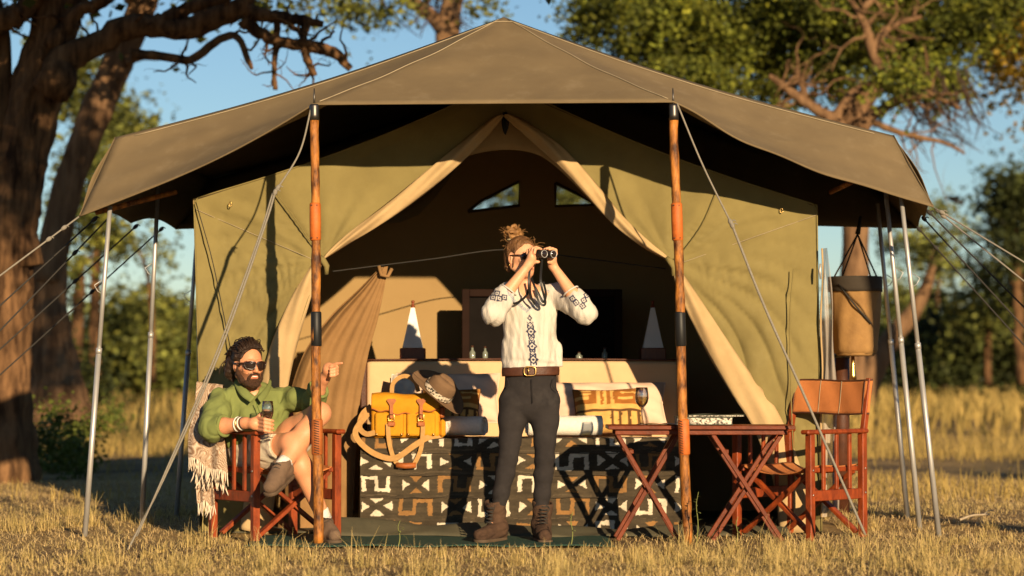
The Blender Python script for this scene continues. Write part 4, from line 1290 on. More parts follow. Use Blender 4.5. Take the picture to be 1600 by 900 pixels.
# --- pillows, cushions
def cushion(name, c, w, h, d, rz, tilt, mat, label, cat, colfn=None, roll=0, grp=None, h_=.01):
    c = np.array(c, float)
    t = empty(name, tuple(c-np.array((0,0,h/2)))); tag(t, label, cat, grp)
    n = 56
    R = np.array(Matrix.Rotation(rz,3,'Z') @ Matrix.Rotation(tilt,3,'X') @ Matrix.Rotation(roll,3,'Y'))
    V = []; C = []
    for side in (-1, 1):
        for j in range(n+1):
            for i in range(n+1):
                u, v = i/n*2-1, j/n*2-1
                pin = 1-.075*(1-abs(v))**.7*abs(u)**6-.0; pinv = 1-.085*(1-abs(u))**.7*abs(v)**6
                th = max(0,(1-u**4))**.62*max(0,(1-v**4))**.62
                wr = .012*math.sin(u*9+v*4+side)*math.sin(v*7-u*3)*th
                V.append((u*w/2*pin, side*(d/2*th+wr*.8), v*h/2*pinv)); 
    V = np.array(V)
    if colfn is not None: C = colfn(V[:,0]/w+.5, V[:,2]/h+.5)
    Wd = (R @ V.T).T+c
    m = n+1; Q = []
    for sI in (0, 1):
        o = sI*m*m
        for j in range(n):
            for i in range(n):
                q = [o+j*m+i, o+j*m+i+1, o+(j+1)*m+i+1, o+(j+1)*m+i]
                Q.append(q if sI == 0 else q[::-1])
    ob = fast_mesh("cover", Wd, Q, mat, t, smooth=True)
    if colfn is not None: set_col(ob.data, C)
    # piped edge
    g = G(); e = [(-1,-1),(1,-1),(1,1),(-1,1)]; path = []
    for (a,b),(c_,d_) in zip(e, e[1:]+e[:1]):
        for k in range(14):
            u, v = a+(c_-a)*k/14, b+(d_-b)*k/14
            pin = 1-.075*(1-abs(v))**.7*abs(u)**6; pinv = 1-.085*(1-abs(u))**.7*abs(v)**6
            path.append(R @ np.array((u*w/2*pin, 0, v*h/2*pinv))+c)
    path.append(path[0]); g.tube(path, .005, 6, cap=False); pp = g.build("piping", mat if colfn is None else M("cushion piping", (.16,.07,.02)), ob)
    return t
GO, BR_, DB = np.array((.62,.36,.10)), np.array((.30,.105,.016)), np.array((.10,.045,.014))
def kuba(u, v):
    j = .006*sines(u, v, u*0, 21, 40)
    u = u+j; v = v+.006*sines(u, v, u*0, 22, 40)
    c = np.tile(GO, (len(u),1))
    def rect(a,b,cc,d,k): c[(u>a)&(u<b)&(v>cc)&(v<d)] = k
    rect(.00,.33,.62,.985,BR_); rect(.10,.26,.90,.95,GO); rect(.0,.22,.72,.79,GO); rect(.10,.26,.82,.865,GO)
    rect(.39,.53,.60,.97,BR_); rect(.43,.475,.60,.93,GO)
    rect(.57,.98,.60,.97,BR_); rect(.66,.98,.84,.885,GO); rect(.64,.84,.71,.76,GO)
    rect(0,1,.44,.49,DB)
    for x in (.52,.63,.76,.90): rect(x,x+.045,.06,.44,DB)
    rect(0,.42,.10,.16,BR_); rect(0,.40,.25,.31,BR_)
    return c
cushion("pillow", W(700,622,BB-.20), .66, .34, .17, 0, -.42, m_pillow, "large pink pillow behind the hat and yellow bag", "pillow", grp="pillows on the daybed")
cushion("pillow", W(945,632,BB-.20), .78, .30, .18, .02, -.42, m_pillow, "large pink pillow behind the right patterned cushion", "pillow", grp="pillows on the daybed")
cushion("pillow", W(640,615,BB-.22), .26, .22, .10, .3, -.5, M("white pillow linen", (.70,.62,.50), rough=.9), "small white pillow peeping out above the yellow bag", "pillow", grp="pillows on the daybed", roll=.25)
cushion("cushion", W(951,643,BB-.38), .44, .30, .11, .0, -.38, m_print, "gold and brown geometric cushion beside the wine glass", "cushion", kuba, roll=-.03, grp="patterned cushions")
cushion("cushion", W(705,640,BB-.36), .36, .27, .11, -.05, -.35, m_print, "gold and brown geometric cushion half hidden behind the hat", "cushion", kuba, grp="patterned cushions")

# --- rolled towels
def towel(a, b, r, label, endside):
    a = np.array(a); b = np.array(b); c = (a+b)/2
    t = empty("rolled_towel", tuple(c-np.array((0,0,r)))); tag(t, label, "towel", "rolled towels on the daybed")
    d = unit(b-a); n1 = unit(np.cross(d, (0,0,1))); n2 = np.cross(n1, d)
    turns, m = 3.6, 110
    prof = []
    for k in range(m):
        th = k/(m-1)*turns*6.283; rr = .008+(r-.008)*k/(m-1)
        prof.append((rr*math.cos(th), rr*math.sin(th)))
    L = np.linalg.norm(b-a); nl = 24
    V = []; rg = np.random.default_rng(4)
    for k, (x, y) in enumerate(prof):
        for j in range(nl+1):
            q = j/nl; inner = 1-k/(m-1)
            qq = (q-.5)*(1-.05*inner)+.5
            wob = 1+.02*math.sin(q*11+k*.3)
            V.append(a+d*L*qq+(n1*x+n2*y)*wob)
    Q = [(k*(nl+1)+j, k*(nl+1)+j+1, (k+1)*(nl+1)+j+1, (k+1)*(nl+1)+j) for k in range(m-1) for j in range(nl)]
    g = G(); g.add(V, Q); o = g.build("towel_cloth", m_towel, t, solid=.007)
tz = BZ+.014
towel((W(690,668,BF+.2)[0], BF+.2, tz+.064), (W(757,668,BF+.1)[0], BF+.1, tz+.064), .064, "white rolled towel between the yellow bag and the woman", 1)
towel((W(823,665,BF+.1)[0], BF+.1, tz+.066), (W(940,665,BF+.17)[0], BF+.17, tz+.066), .066, "white rolled towel right of the woman, before the cushion", -1)

# ------------------------------------------------------------ yellow bag
m_yel = M("yellow canvas", (.62,.275,.008), (.50,.205,.006), rough=.75, scale=8, bump=.35, bscale=50, weave=.3, wscale=1500, crumple=.2, cscale=12, stain=((.40,.16,.010),18,.5))
m_web = M("tan webbing", (.42,.24,.085), (.34,.185,.06), rough=.9, scale=40, bump=.4, bscale=220)
m_cream = M("cream lining", (.62,.5,.36), rough=.9)
yb = BF+.085
bc = W(634, 650, yb); bz = BZ+.012
bag = empty("camera_bag", (bc[0], yb, bz)); tag(bag, "yellow canvas shoulder bag with tan leather straps on the bed edge", "bag")
bw_, bh_ = .415, .262
x0, x1 = bc[0]-bw_/2, bc[0]+bw_/2
s = SDF((x0-.05, yb-.12, bz-.02), (x1+.05, yb+.14, bz+bh_+.06), .007)
s.box((bc[0], yb+.01, bz+bh_*.46), (bw_/2, .085, bh_*.46), .028).noise(.004, 16, 3)
s.build("body", m_yel, bag)
# top flap with wavy lower edge
def flap(u, v):
    x = x0+.004+(bw_-.008)*u
    low = bz+bh_*(.60-.05*math.cos((u-.5)*6.283*1.0)+.03*math.cos((u-.5)*25))
    topz = bz+bh_+.004-.012*math.sin(u*math.pi)*0-.015*math.cos(u*6.283*.5)**2*0
    if v < .45:
        k = v/.45; a = k*math.pi/2
        y = yb+.085-.17*k; z = topz-.012*abs(2*k-1)**2+.006*math.sin(u*9)
        if k > .85: z -= .012*(k-.85)/.15
    else:
        k = (v-.45)/.55; y = yb-.088-.010*math.sin(k*2.6)-.004*math.sin(u*13+k*3); z = (topz-.03)+(low-topz+.03)*k
    return (x, y, z)
g = G(); g.grid(flap, 48, 30); fl = g.build("flap", m_yel, bag, solid=.006)
g = G(); g.tube([np.array(flap(k/48, 1.0))+np.array((0,-.003,0)) for k in range(49)], .004, 6); g.build("flap_binding", m_tanleather, fl)
for px in (0.27, .73):                                     # two front pockets
    cx = x0+bw_*px
    s = SDF((cx-.11, yb-.12, bz), (cx+.11, yb-.03, bz+.17), .006); s.box((cx, yb-.075, bz+.082), (.087, .022, .072), .014); pk = s.build("pocket", m_yel, bag)
    for dx in (-.075, .075):
        g = G(); g.lathe([(.008,0),(.008,.003),(.003,.006)], (cx+dx, yb-.098, bz+.022), (0,-1,0), 10); g.build("stud", m_brass, pk)
for px in (.305, .735):                                    # leather tabs and straps with buckles
    cx = x0+bw_*px
    pts = [(cx-.028,.95),(cx-.022,1.0),(cx+.022,1.0),(cx+.028,.95),(cx+.010,.84),(cx+.009,.52),(cx,.50),(cx-.009,.52),(cx-.010,.84)]
    g = G(); g.poly([(x, yb-.108-.004*(1-z)*4, bz+bh_*z*.90) for x, z in pts], .007, (0,-1,0)); st = g.build("leather_strap", m_tanleather, bag, smooth=False)
    zb = bz+bh_*.46; g = G(); g.tube([(cx-.017,yb-.122,zb+.02),(cx+.017,yb-.122,zb+.02),(cx+.017,yb-.122,zb-.016),(cx-.017,yb-.122,zb-.016),(cx-.017,yb-.122,zb+.02)], .0035, 6); g.build("buckle", m_brass, st)
    g = G(); g.box((cx-.022,yb-.124,zb-.05),(cx+.022,yb-.106,zb-.022),.004); g.build("strap_keeper", m_tanleather, st, smooth='auto')
# side tab on the right
g = G(); g.box((x1-.004,yb-.06,bz+.12),(x1+.030,yb-.01,bz+.19),.010); g.build("side_tab", m_tanleather, bag, smooth='auto')
g = G(); g.box((x1-.002,yb-.08,bz+.005),(x1+.034,yb+.04,bz+.11),.014); g.build("side_pocket", m_yel, bag, smooth='auto')
def strap(path, w, name, mat, parent, thick=.004, twist=None):
    """flat webbing along a path; width lies across the path, mostly facing the camera"""
    P = spline(path, 60); T = np.gradient(P, axis=0); T /= np.linalg.norm(T,axis=1)[:,None]
    g = G(); V = []
    for k in range(len(P)):
        view = np.array((.15,-1,.25)); 
        if twist: view = unit(np.array(twist[0])*(1-k/59)+np.array(twist[1])*(k/59))
        sd = np.cross(T[k], view); sd /= np.linalg.norm(sd)+1e-9
        V += [P[k]-sd*w/2, P[k]+sd*w/2]
    g.add(V, [(2*k, 2*k+1, 2*k+3, 2*k+2) for k in range(len(P)-1)])
    return g.build(name, mat, parent, smooth=False, solid=thick)
Yh = BF-.045
strap([W(606,662,yb-.115), W(607,682,yb-.12), W(610,700,Yh), W(616,718,Yh), W(624,728,Yh)], .026, "webbing_strap", m_web, bag)
strap([W(661,664,yb-.115), W(660,684,yb-.12), W(657,704,Yh), W(650,720,Yh), W(645,728,Yh)], .026, "webbing_strap", m_web, bag)
strap([W(690,680,yb-.05), W(668,684,yb-.10), W(645,698,Yh-.01), W(622,714,Yh-.012), W(605,716,Yh-.01), W(580,706,Yh), W(560,688,Yh), W(556,672,Yh+.02), W(572,650,yb-.02), W(580,640,yb)], .034, "shoulder_strap", m_web, bag)
strap([W(580,634,yb+.02), W(566,648,yb-.02), W(562,668,yb-.06), W(572,678,yb-.09), W(586,676,yb-.1)], .032, "shoulder_strap", m_web, bag)
g = G(); g.tube([W(619,727,Yh-.012), W(634,728,Yh-.014), W(650,727,Yh-.012)], [.016,.0185,.016], 12); g.build("carry_handle", m_tanleather, bag)
strap([W(612,616,yb+.03), W(614,600,yb+.03), W(624,590,yb+.03), W(636,588,yb+.03), W(648,596,yb+.04), W(654,612,yb+.05)], .026, "top_handle", m_web, bag, twist=((.0,-1,.1),(0,-1,.1)))

# ------------------------------------------------------------ felt hat
m_felt = M("brown felt", (.165,.098,.052), (.125,.072,.038), rough=.95, scale=12, bump=.3, bscale=150)
hc = W(684, 613, BF+.02)
hat = empty("felt_hat", tuple(hc)); tag(hat, "brown felt hat with spotted band leaning on the bag", "hat")
ax = unit((.57, -.42, .70)); r1 = unit(np.cross(ax, (0,1,0))); r2 = np.cross(ax, r1)
def hatpt(r, th, h, ov=1.16): return hc+ax*h+r*(r1*math.cos(th)*ov+r2*math.sin(th))
def brim(u, v):
    th = u*6.283; r = .078+.085*v
    h = -.006+.022*v*v*abs(math.sin(th))**2-.010*v*math.cos(2*th)+.012*v**2
    return hatpt(r, th, h)
g = G(); g.grid(brim, 64, 8); g.build("brim", m_felt, hat, solid=.004)
def crown_(u, v):
    th = u*6.283
    prof = [(.080,-.004),(.079,.03),(.075,.065),(.068,.092),(.052,.106),(.028,.106),(.0,.100)]
    x = v*(len(prof)-1); i = min(int(x), len(prof)-2); k = x-i
    r = prof[i][0]+(prof[i+1][0]-prof[i][0])*k; h = prof[i][1]+(prof[i+1][1]-prof[i][1])*k
    dent = .022*math.exp(-((math.sin(th))/.35)**2)*(v > .5)*(v-.5)*2*(1 if r > .02 else 1.0)
    h -= dent*.9+(.014 if v > .95 else 0); r *= 1-.10*abs(math.cos(th))*(v > .4)*(v-.4)
    return hatpt(r, th, h)
g = G(); g.grid(crown_, 48, 18); cr_ = g.build("crown", m_felt, hat, sub=0)
def bandc(u, v):
    return np.where(((sines(u*40, v*6, u*0, 31, 1.6)+.8*sines(u*40,v*6,u*0,33,3.1)) > .35)[:,None], np.array((.02,.015,.012)), np.array((.72,.62,.48)))
n1_, n2_ = 160, 8; V = []; uv = []
for j in range(n2_+1):
    for i in range(n1_+1):
        V.append(hatpt(.0825, i/n1_*6.283, .002+.036*j/n2_)); uv.append((i/n1_, j/n2_))
uv = np.array(uv); Q = [(j*(n1_+1)+i, j*(n1_+1)+i+1, (j+1)*(n1_+1)+i+1, (j+1)*(n1_+1)+i) for j in range(n2_) for i in range(n1_)]
o = fast_mesh("spotted_band", np.array(V), Q, m_print, hat, smooth=True); set_col(o.data, bandc(uv[:,0], uv[:,1]))

# ------------------------------------------------------------ console behind the headboard: lamps, mirror, jars
m_darkwood = M("dark cabinet wood", (.075,.028,.013), (.04,.016,.008), rough=.4, scale=8, bump=.1)
m_mirwood = M("near black wood", (.018,.008,.005), rough=.8, spec=.1)
m_lampwood = M("lamp base wood", (.24,.055,.016), (.10,.025,.009), rough=.35, scale=9, stretch=(6,6,1), contrast=.8)
m_shade = M("white lamp shade", (.80,.78,.74), (.74,.72,.68), rough=.9, scale=9, bump=.25, bscale=40)
CZt = hz+.004; cyc = BB+.40
con = empty("console_table", (.05, cyc, 0)); tag(con, "dark wooden console table standing behind the daybed", "table")
cx0, cx1 = W(585,560,cyc)[0], W(1068,560,cyc)[0]
g = G(); g.box((cx0, cyc-.20, CZt-.04), (cx1, cyc+.2, CZt), .006); g.build("top", m_darkwood, con, smooth='auto')
for x in (cx0+.04, cx1-.04):
    for y in (cyc-.16, cyc+.16):
        g = G(); g.box((x-.025,y-.025,.012),(x+.025,y+.025,CZt-.041),.004); g.build("leg", m_darkwood, con, smooth='auto')
def lamp(px, label):
    c = W(px, 560, cyc-.05); c[2] = CZt
    t = empty("table_lamp", tuple(c)); tag(t, label, "lamp", "pyramid lamps on the console")
    g = G(); g.box((c[0]-.082,c[1]-.082,CZt+.001),(c[0]+.082,c[1]+.082,CZt+.078),.005); g.build("wood_base", m_lampwood, t, smooth='auto')
    def pyr(u, v):
        th = u*6.283+math.pi/4; k = 4
        q = (u*k) % 1; side = int(u*k) % 4
        cs = [(1,1),(-1,1),(-1,-1),(1,-1)]; a, b = np.array(cs[side]), np.array(cs[(side+1)%4])
        p = a+(b-a)*q
        w = .066*(1-v)+.012*v; sag = 1-.03*math.sin(math.pi*v)
        return (c[0]+p[0]*w*sag, c[1]+p[1]*w*sag, CZt+.080+.262*v)
    g = G(); g.grid(pyr, 32, 10); g.build("shade", m_shade, t, smooth='auto', angle=40)
    g = G(); g.lathe([(.013,0),(.014,.012),(.007,.018),(.010,.036),(.012,.044),(.004,.048)], (c[0],c[1],CZt+.342), (0,0,1), 12); g.build("finial", m_lampwood, t)
lamp(645, "white pyramid lamp on a wood block, lit by the sun at left")
lamp(1020, "white pyramid lamp in shade beside the right pole")
mir = empty("dresser_mirror", (W(850,560,cyc+.4)[0], cyc+.4, 0)); tag(mir, "dark framed dresser mirror in the tent's shade behind the woman", "mirror")
a, b = W(722,452,cyc+.4), W(972,560,cyc+.4)
for (p, q) in (((a[0],a[2]),(a[0]+.05,b[2]-.3)),((b[0]-.05,a[2]),(b[0],b[2]-.3)),((a[0]+.05,a[2]),(b[0]-.05,a[2]-.05))):
    g = G(); g.box((min(p[0],q[0]),cyc+.37,min(p[1],q[1])),(max(p[0],q[0]),cyc+.43,max(p[1],q[1])),.004); g.build("frame_bar", m_mirwood, mir, smooth='auto')
g = G(); g.box((a[0]+.05,cyc+.40,b[2]-.3),(b[0]-.05,cyc+.41,a[2]-.05)); g.build("mirror_glass", M("dark mirror", (.010,.008,.007), rough=.9, spec=.04), mir, smooth=False)
g = G(); g.box((a[0]-.05,cyc+.27,.02),(b[0]+.05,cyc+.62,b[2]-.301),.006); g.build("chest", m_mirwood, mir, smooth='auto')
for px, py, r, h, lb in ((738,556,.02,.09,"left glass bottle on the console behind the woman"), (758,556,.018,.085,"second glass bottle on the console behind the woman"), (905,556,.024,.05,"small jar on the console right of the woman"), (945,556,.02,.08,"dark bottle on the console near the right lamp")):
    c = W(px,py,cyc-.08); c[2] = CZt+.001
    t = empty("bottle", tuple(c)); tag(t, lb, "bottle", "bottles on the console")
    g = G(); g.lathe([(r*.9,0),(r,h*.1),(r,h*.55),(r*.4,h*.72),(r*.4,h*.9)], c, (0,0,1), 14); g.build("glass_body", M("bottle glass", (.20,.22,.18), rough=.15, spec=.6), t)
    g = G(); g.lathe([(r*.46,0),(r*.46,h*.12),(r*.2,h*.14)], c+np.array((0,0,h*.9)), (0,0,1), 12); g.build("stopper", m_darkwood, t)

# ------------------------------------------------------------ director's chairs
m_bolt = M("steel bolt", (.5,.48,.45), rough=.3, metal=1)
CW, CD, AH = .53, .50, .630
def chair_parts(t, drop=0.0):
    """chair facing local -y, origin on the ground at its centre; everything in local coordinates"""
    L = dict(local=True, smooth='auto')
    hw, hd = CW/2, CD/2
    def add(name, lo, hi, b=.004, parent=t, mat=m_wood):
        g = G(); g.box(lo, hi, b); return g.build(name, mat, parent, **L)
    for sx in (-1, 1):
        x = sx*hw
        add("front_post", (x-.021, -hd-.021, 0), (x+.021, -hd+.021, AH-.0265))
        add("rear_post", (x-.021, hd-.021, 0), (x+.021, hd+.021, AH-.0265))
        ar = add("armrest", (x-.030, -hd-.055, AH-.026), (x+.030, hd+.03, AH), .008)
        add("lower_rail", (x-.014, -hd+.0215, .225), (x+.014, hd-.0215, .285))
        for k in range(3):
            y = -hd+CD*(k+1)/4
            add("slat", (x-.008, y-.013, .286), (x+.008, y+.013, AH-.0265), .003)
        # back upright, leaning a little
        g = G(); g.beam((x, hd-.005, AH-.10), (x*1.0, hd+.075, .92-drop), .030, .036, up=(0,1,0)); g.build("back_upright", m_wood, t, **L)
        for z in (.26, .40):
            for y in (-hd, hd):
                g = G(); g.lathe([(.007,0),(.007,.003),(.003,.006)], (x+sx*.0205, y, z), (sx,0,0), 8); g.build("bolt", m_bolt, t, local=True)
        g = G(); g.box((x-.014-sx*.035, -hd-.0, .385), (x+.014-sx*.035, hd, .413), .004); g.build("seat_rail", m_wood, t, **L)
    for y, sgn in ((-hd+.03, 1), (hd-.045, 1)):                # crossed folding legs, front and rear
        g = G(); g.beam((-hw+.03, y, .03), (hw-.035, y, .385), .022, .040, up=(0,1,0)); l1 = g.build("cross_leg", m_wood, t, **L)
        g = G(); g.beam((hw-.03, y+.024, .03), (-hw+.035, y+.024, .385), .022, .040, up=(0,1,0)); g.build("cross_leg", m_wood, t, **L)
        g = G(); g.lathe([(.010,0),(.010,.004),(.004,.007)], (0, y-.0115, .207), (0,-1,0), 10); g.build("pivot_bolt", m_bolt, l1, local=True)
    def seat(u, v):
        x = (-hw+.03)+(CW-.06)*u; y = -hd-.0+CD*v
        z = .420-.050*math.sin(math.pi*u)**.8+.004*math.sin(v*9+u*5)
        return (x, y, z)
    g = G(); g.grid(seat, 24, 14); g.build("canvas_seat", m_seatcanvas, t, local=True, solid=.004)
    def bk(u, v):
        x = -hw-.026+(CW+.052)*u
        e = min(1, min(u, 1-u)*14)
        z = .715-drop+.195*v+.004*math.sin(u*7); k = (z-.53+drop)/.39
        y = hd-.005+.08*k-.028*e+.036*math.sin(math.pi*u)*e+.003*math.sin(u*21+v*4)
        return (x, y, z)
    g = G(); g.grid(bk, 50, 10); b = g.build("canvas_back", m_seatcanvas, t, local=True, solid=.004)
    for vv in (0, 1):
        g = G(); g.tube([np.array(bk(k/50, vv)) for k in range(51)], .006, 6); g.build("piping", m_brownleather, b, local=True)
    for uu in (.065, .935, .36, .62):
        g = G(); g.tube([np.array(bk(uu, k/10))+np.array((0,-.004,0)) for k in range(11)], .0035 if uu in (.065,.935) else .0018, 5); g.build("seam", m_brownleather if uu in (.065,.935) else m_thread, b, local=True)
MAN_C = np.array((-1.367, .460)); MAN_RZ = math.radians(35)
t = empty("directors_chair", (MAN_C[0], MAN_C[1], .004), MAN_RZ); tag(t, "red wooden director's chair in which the man sits", "chair", "director's chairs"); chair_parts(t, .075)
t = empty("directors_chair", (1.672, .585, .004), math.radians(-44)); tag(t, "empty red wooden director's chair with orange canvas back", "chair", "director's chairs"); chair_parts(t)

# ------------------------------------------------------------ folding table
TZ = .66
tx0, tx1, ty0, ty1 = W(948,662,.32)[0], W(1236,662,.32)[0], .10, .55
tab = empty("folding_table", ((tx0+tx1)/2, .32, 0)); tag(tab, "dark red wooden folding table with crossed legs", "table")
n = 5
for k in range(n):                                           # planks of the top
    a = ty0+(ty1-ty0)*k/n; b = ty0+(ty1-ty0)*(k+1)/n-.006
    for (xa, xb) in ((tx0, (tx0+tx1)/2-.15), ((tx0+tx1)/2-.147, tx1)):
        g = G(); g.box((xa, a, TZ-.022+.001*(k%2)), (xb, b, TZ+.001*(k%2)), .003); g.build("plank", m_wood2, tab, smooth='auto')
for y in (ty0+.03, ty1-.05):
    g = G(); g.box((tx0+.04, y, TZ-.052), (tx1-.04, y+.022, TZ-.0225), .003); g.build("apron", m_wood2, tab, smooth='auto')
for (xa, xb) in ((tx0+.055, tx0+.40), (tx1-.46, tx1-.07)):
    for y in (ty0+.065, ty1-.08):
        g = G(); g.beam((xa, y, TZ-.05), (xb, y, .012), .024, .042, up=(0,1,0)); l = g.build("cross_leg", m_wood2, tab, smooth='auto')
        g = G(); g.beam((xb, y+.026, TZ-.05), (xa, y+.026, .012), .024, .042, up=(0,1,0)); g.build("cross_leg", m_wood2, tab, smooth='auto')
        g = G(); g.lathe([(.010,0),(.010,.004),(.004,.007)], ((xa+xb)/2, y-.0125, TZ/2-.02), (0,-1,0), 10); g.build("pivot_bolt", m_bolt, l)
    for x, z in ((xa+.08, .5), (xb-.08, .14)):
        g = G(); g.box((x-.012, ty0+.08, z), (x+.012, ty1-.085, z+.024), .003); g.build("stretcher", m_wood2, tab, smooth='auto')

# ------------------------------------------------------------ glasses
m_glass = thinglass("clear glass", (.94,.95,.96), .20); m_wine = thinglass("white wine", (.88,.80,.45), .06); m_beer = thinglass("amber drink", (.42,.17,.035), .02)
def wineglass(base, h, rb, label, drink, fill):
    t = empty("wine_glass", tuple(base)); tag(t, label, "wine glass", "wine glasses")
    s = h/.20
    out = [(.033,0),(.033,.002),(.012,.005),(.0045,.012),(.0038,.03),(.0040,.075),(.007,.088),(.020,.100),(rb*.86,.118),(rb,.140),(rb*.97,.165),(rb*.84,.200)]
    inn = [(rb*.84-.0015,.2003),(rb*.97-.0018,.165),(rb-.0018,.140),(rb*.86-.002,.119),(.019,.103),(.006,.095)]
    g = G(); g.lathe([(r, z*s) for r, z in out+inn], base, (0,0,1), 28); g.build("glass", m_glass, t)
    zz = .095+(.165-.095)*fill
    pr = [(.0052,.0962),(.0175,.104),(rb*.86-.0035,.1195),(rb-.0035,.140)]
    pr = [(r, z*s) for r, z in pr if z < zz]+[(rb-.0037, zz*s)]
    g = G(); g.lathe(pr, base, (0,0,1), 24); g.build("drink", drink, t)
gb = W(1003, 661, .33); gb[2] = TZ+.002
wineglass(gb, .212, .039, "glass of white wine standing on the folding table", m_wine, .75)

# books on the table
bkx = W(1100, 655, .27)
bk = empty("picture_book", (bkx[0], .3, TZ+.002)); tag(bk, "thick picture book with pale page edges on the table", "book")
m_paper = M("page edges", (.60,.55,.45), (.05,.04,.035), rough=.9, scale=70, detail=2, stretch=(1,1,1), contrast=.25)
m_cover = M("dark green cover", (.03,.045,.03), (.10,.11,.07), rough=.6, scale=16)
g = G(); g.box((bkx[0]-.158,.16,TZ+.006),(bkx[0]+.150,.40,TZ+.044),.002); g.build("pages", m_paper, bk, smooth='auto')
g = G(); g.box((bkx[0]-.164,.152,TZ+.0025),(bkx[0]+.156,.408,TZ+.0055),.001); g.build("cover", m_cover, bk, smooth='auto')
g = G(); g.box((bkx[0]-.164,.152,TZ+.0445),(bkx[0]+.156,.408,TZ+.0485),.001); g.build("cover", m_cover, bk, smooth='auto')
mg = empty("magazine", (bkx[0]+.06, .3, TZ+.039)); tag(mg, "dark green magazine lying on top of the picture book", "magazine")
R_ = np.array(Matrix.Rotation(.12, 3, 'Z'))
g = G(); g.box((bkx[0]-.11,.17,TZ+.050),(bkx[0]+.21,.40,TZ+.057),.002, R=R_); g.build("pages", m_paper, mg, smooth='auto')
g = G(); g.grid(lambda u, v: tuple(np.array((bkx[0]+.05,.285,TZ+.0578))+R_ @ np.array((-.162+.324*u, -.118+.236*v, .006*math.sin(u*4)**2))), 12, 6); g.build("cover", m_cover, mg, solid=.0012)
np_ = W(1047, 655, .22)
nk = empty("folded_map", (np_[0], .25, TZ+.002)); tag(nk, "brown folded map lying flat beside the wine glass", "map")
g = G(); g.grid(lambda u, v: (np_[0]-.13+.16*u, .18+.20*v, TZ+.004+.006*abs(math.sin(u*6))), 14, 4); g.build("sheet", M("map paper", (.30,.20,.10), (.2,.13,.06), rough=.9, scale=30), nk, solid=.0015)
kn = empty("teaspoon", (np_[0]+.02, .16, TZ+.002)); tag(kn, "small silver spoon on the table behind the right pole", "spoon")
g = G(); g.tube(spline([(np_[0]-.02,.155,TZ+.012),(np_[0]+.03,.16,TZ+.008),(np_[0]+.10,.16,TZ+.010)], 12), np.linspace(.008,.003,12), 8, flat=.35); g.build("spoon", m_steel, kn)

# ------------------------------------------------------------ hanging canvas bucket
yk = 2.6
m_bucket = M("canvas bucket", (.30,.17,.058), (.21,.115,.042), rough=.85, scale=7, bump=.5, bscale=18)
kc = W(1337, 498, yk); kt = W(1340, 366, yk)
bu = empty("canvas_bucket", tuple(W(1337,556,yk))); tag(bu, "brown canvas shower bucket hanging under the right eave", "bucket")
zb, zt = W(1337,556,yk)[2], W(1337,436,yk)[2]
def bucket(u, v):
    th = u*6.283; z = zb+(zt-zb)*v
    r = (.142+.030*v)*(1+.035*math.sin(th*5+v*3)*(1-v)+.02*math.sin(th*9-v*6))
    if v < .06: r *= .75+.25*(v/.06)**.5
    return (kc[0]+r*math.cos(th), yk+r*math.sin(th), z+.008*math.sin(th*3)*v)
g = G(); g.grid(bucket, 64, 24); g.build("bag_wall", m_bucket, bu, solid=.004)
g = G(); g.grid(lambda u, v: (kc[0]+(.178+.004*math.sin(u*31))*math.cos(u*6.283), yk+.178*math.sin(u*6.283), zt-.085+.10*v), 48, 4); g.build("dark_collar", M("dark canvas collar", (.045,.035,.025), rough=.9), bu, solid=.004)
g = G(); g.lathe([(.02,0),(.12,.004),(.135,.02),(.02,.022)], (kc[0],yk,zb-.004), (0,0,1), 24); g.build("bottom", m_bucket, bu)
for th in (.4, 2.0, 3.6, 5.2):
    g = G(); g.tube([(kc[0]+.168*math.cos(th), yk+.168*math.sin(th), zt+.012), tuple(kt)], .0055, 6); g.build("hanger_rope", m_cord, bu)
g = G(); g.tube([tuple(kt), tuple(kt+np.array((.01,0,.05))), tuple(kt+np.array((.02,0,.12)))], [.018,.014,.008], 8); g.build("hook", m_black, bu)
g = G(); g.tube([(kc[0]-.02,yk,zb),(kc[0]-.02,yk,zb-.06),(kc[0]-.02,yk,zb-.13),(kc[0]-.02,yk,zb-.16)], [.012,.014,.022,.026], 10); g.build("shower_rose", m_brass, bu)
g = G(); g.tube(spline([(kc[0]-.13,yk-.13,zt-.04),(kc[0]-.03,yk-.185,zt-.18),(kc[0]+.08,yk-.16,zt-.30)], 14), .006, 6); g.build("pull_cord", m_cord, bu)
# post beside it
t = empty("timber_post", tuple(WG(1316, 2.9))); tag(t, "dark timber post standing below the hanging bucket", "post")
g = G(); g.tube([WG(1314,2.9)-np.array((0,0,.05)), W(1315,640,2.9), W(1316,556,2.9)], [.06,.055,.05], 10, noise=.03); g.build("post_shaft", m_brownleather, t)
g = G(); g.lathe([(.052,0),(.056,.01),(.05,.03),(.01,.034)], W(1316,557,2.9)-np.array((0,0,.01)), (0,0,1), 12); g.build("post_cap", m_darksteel, t)

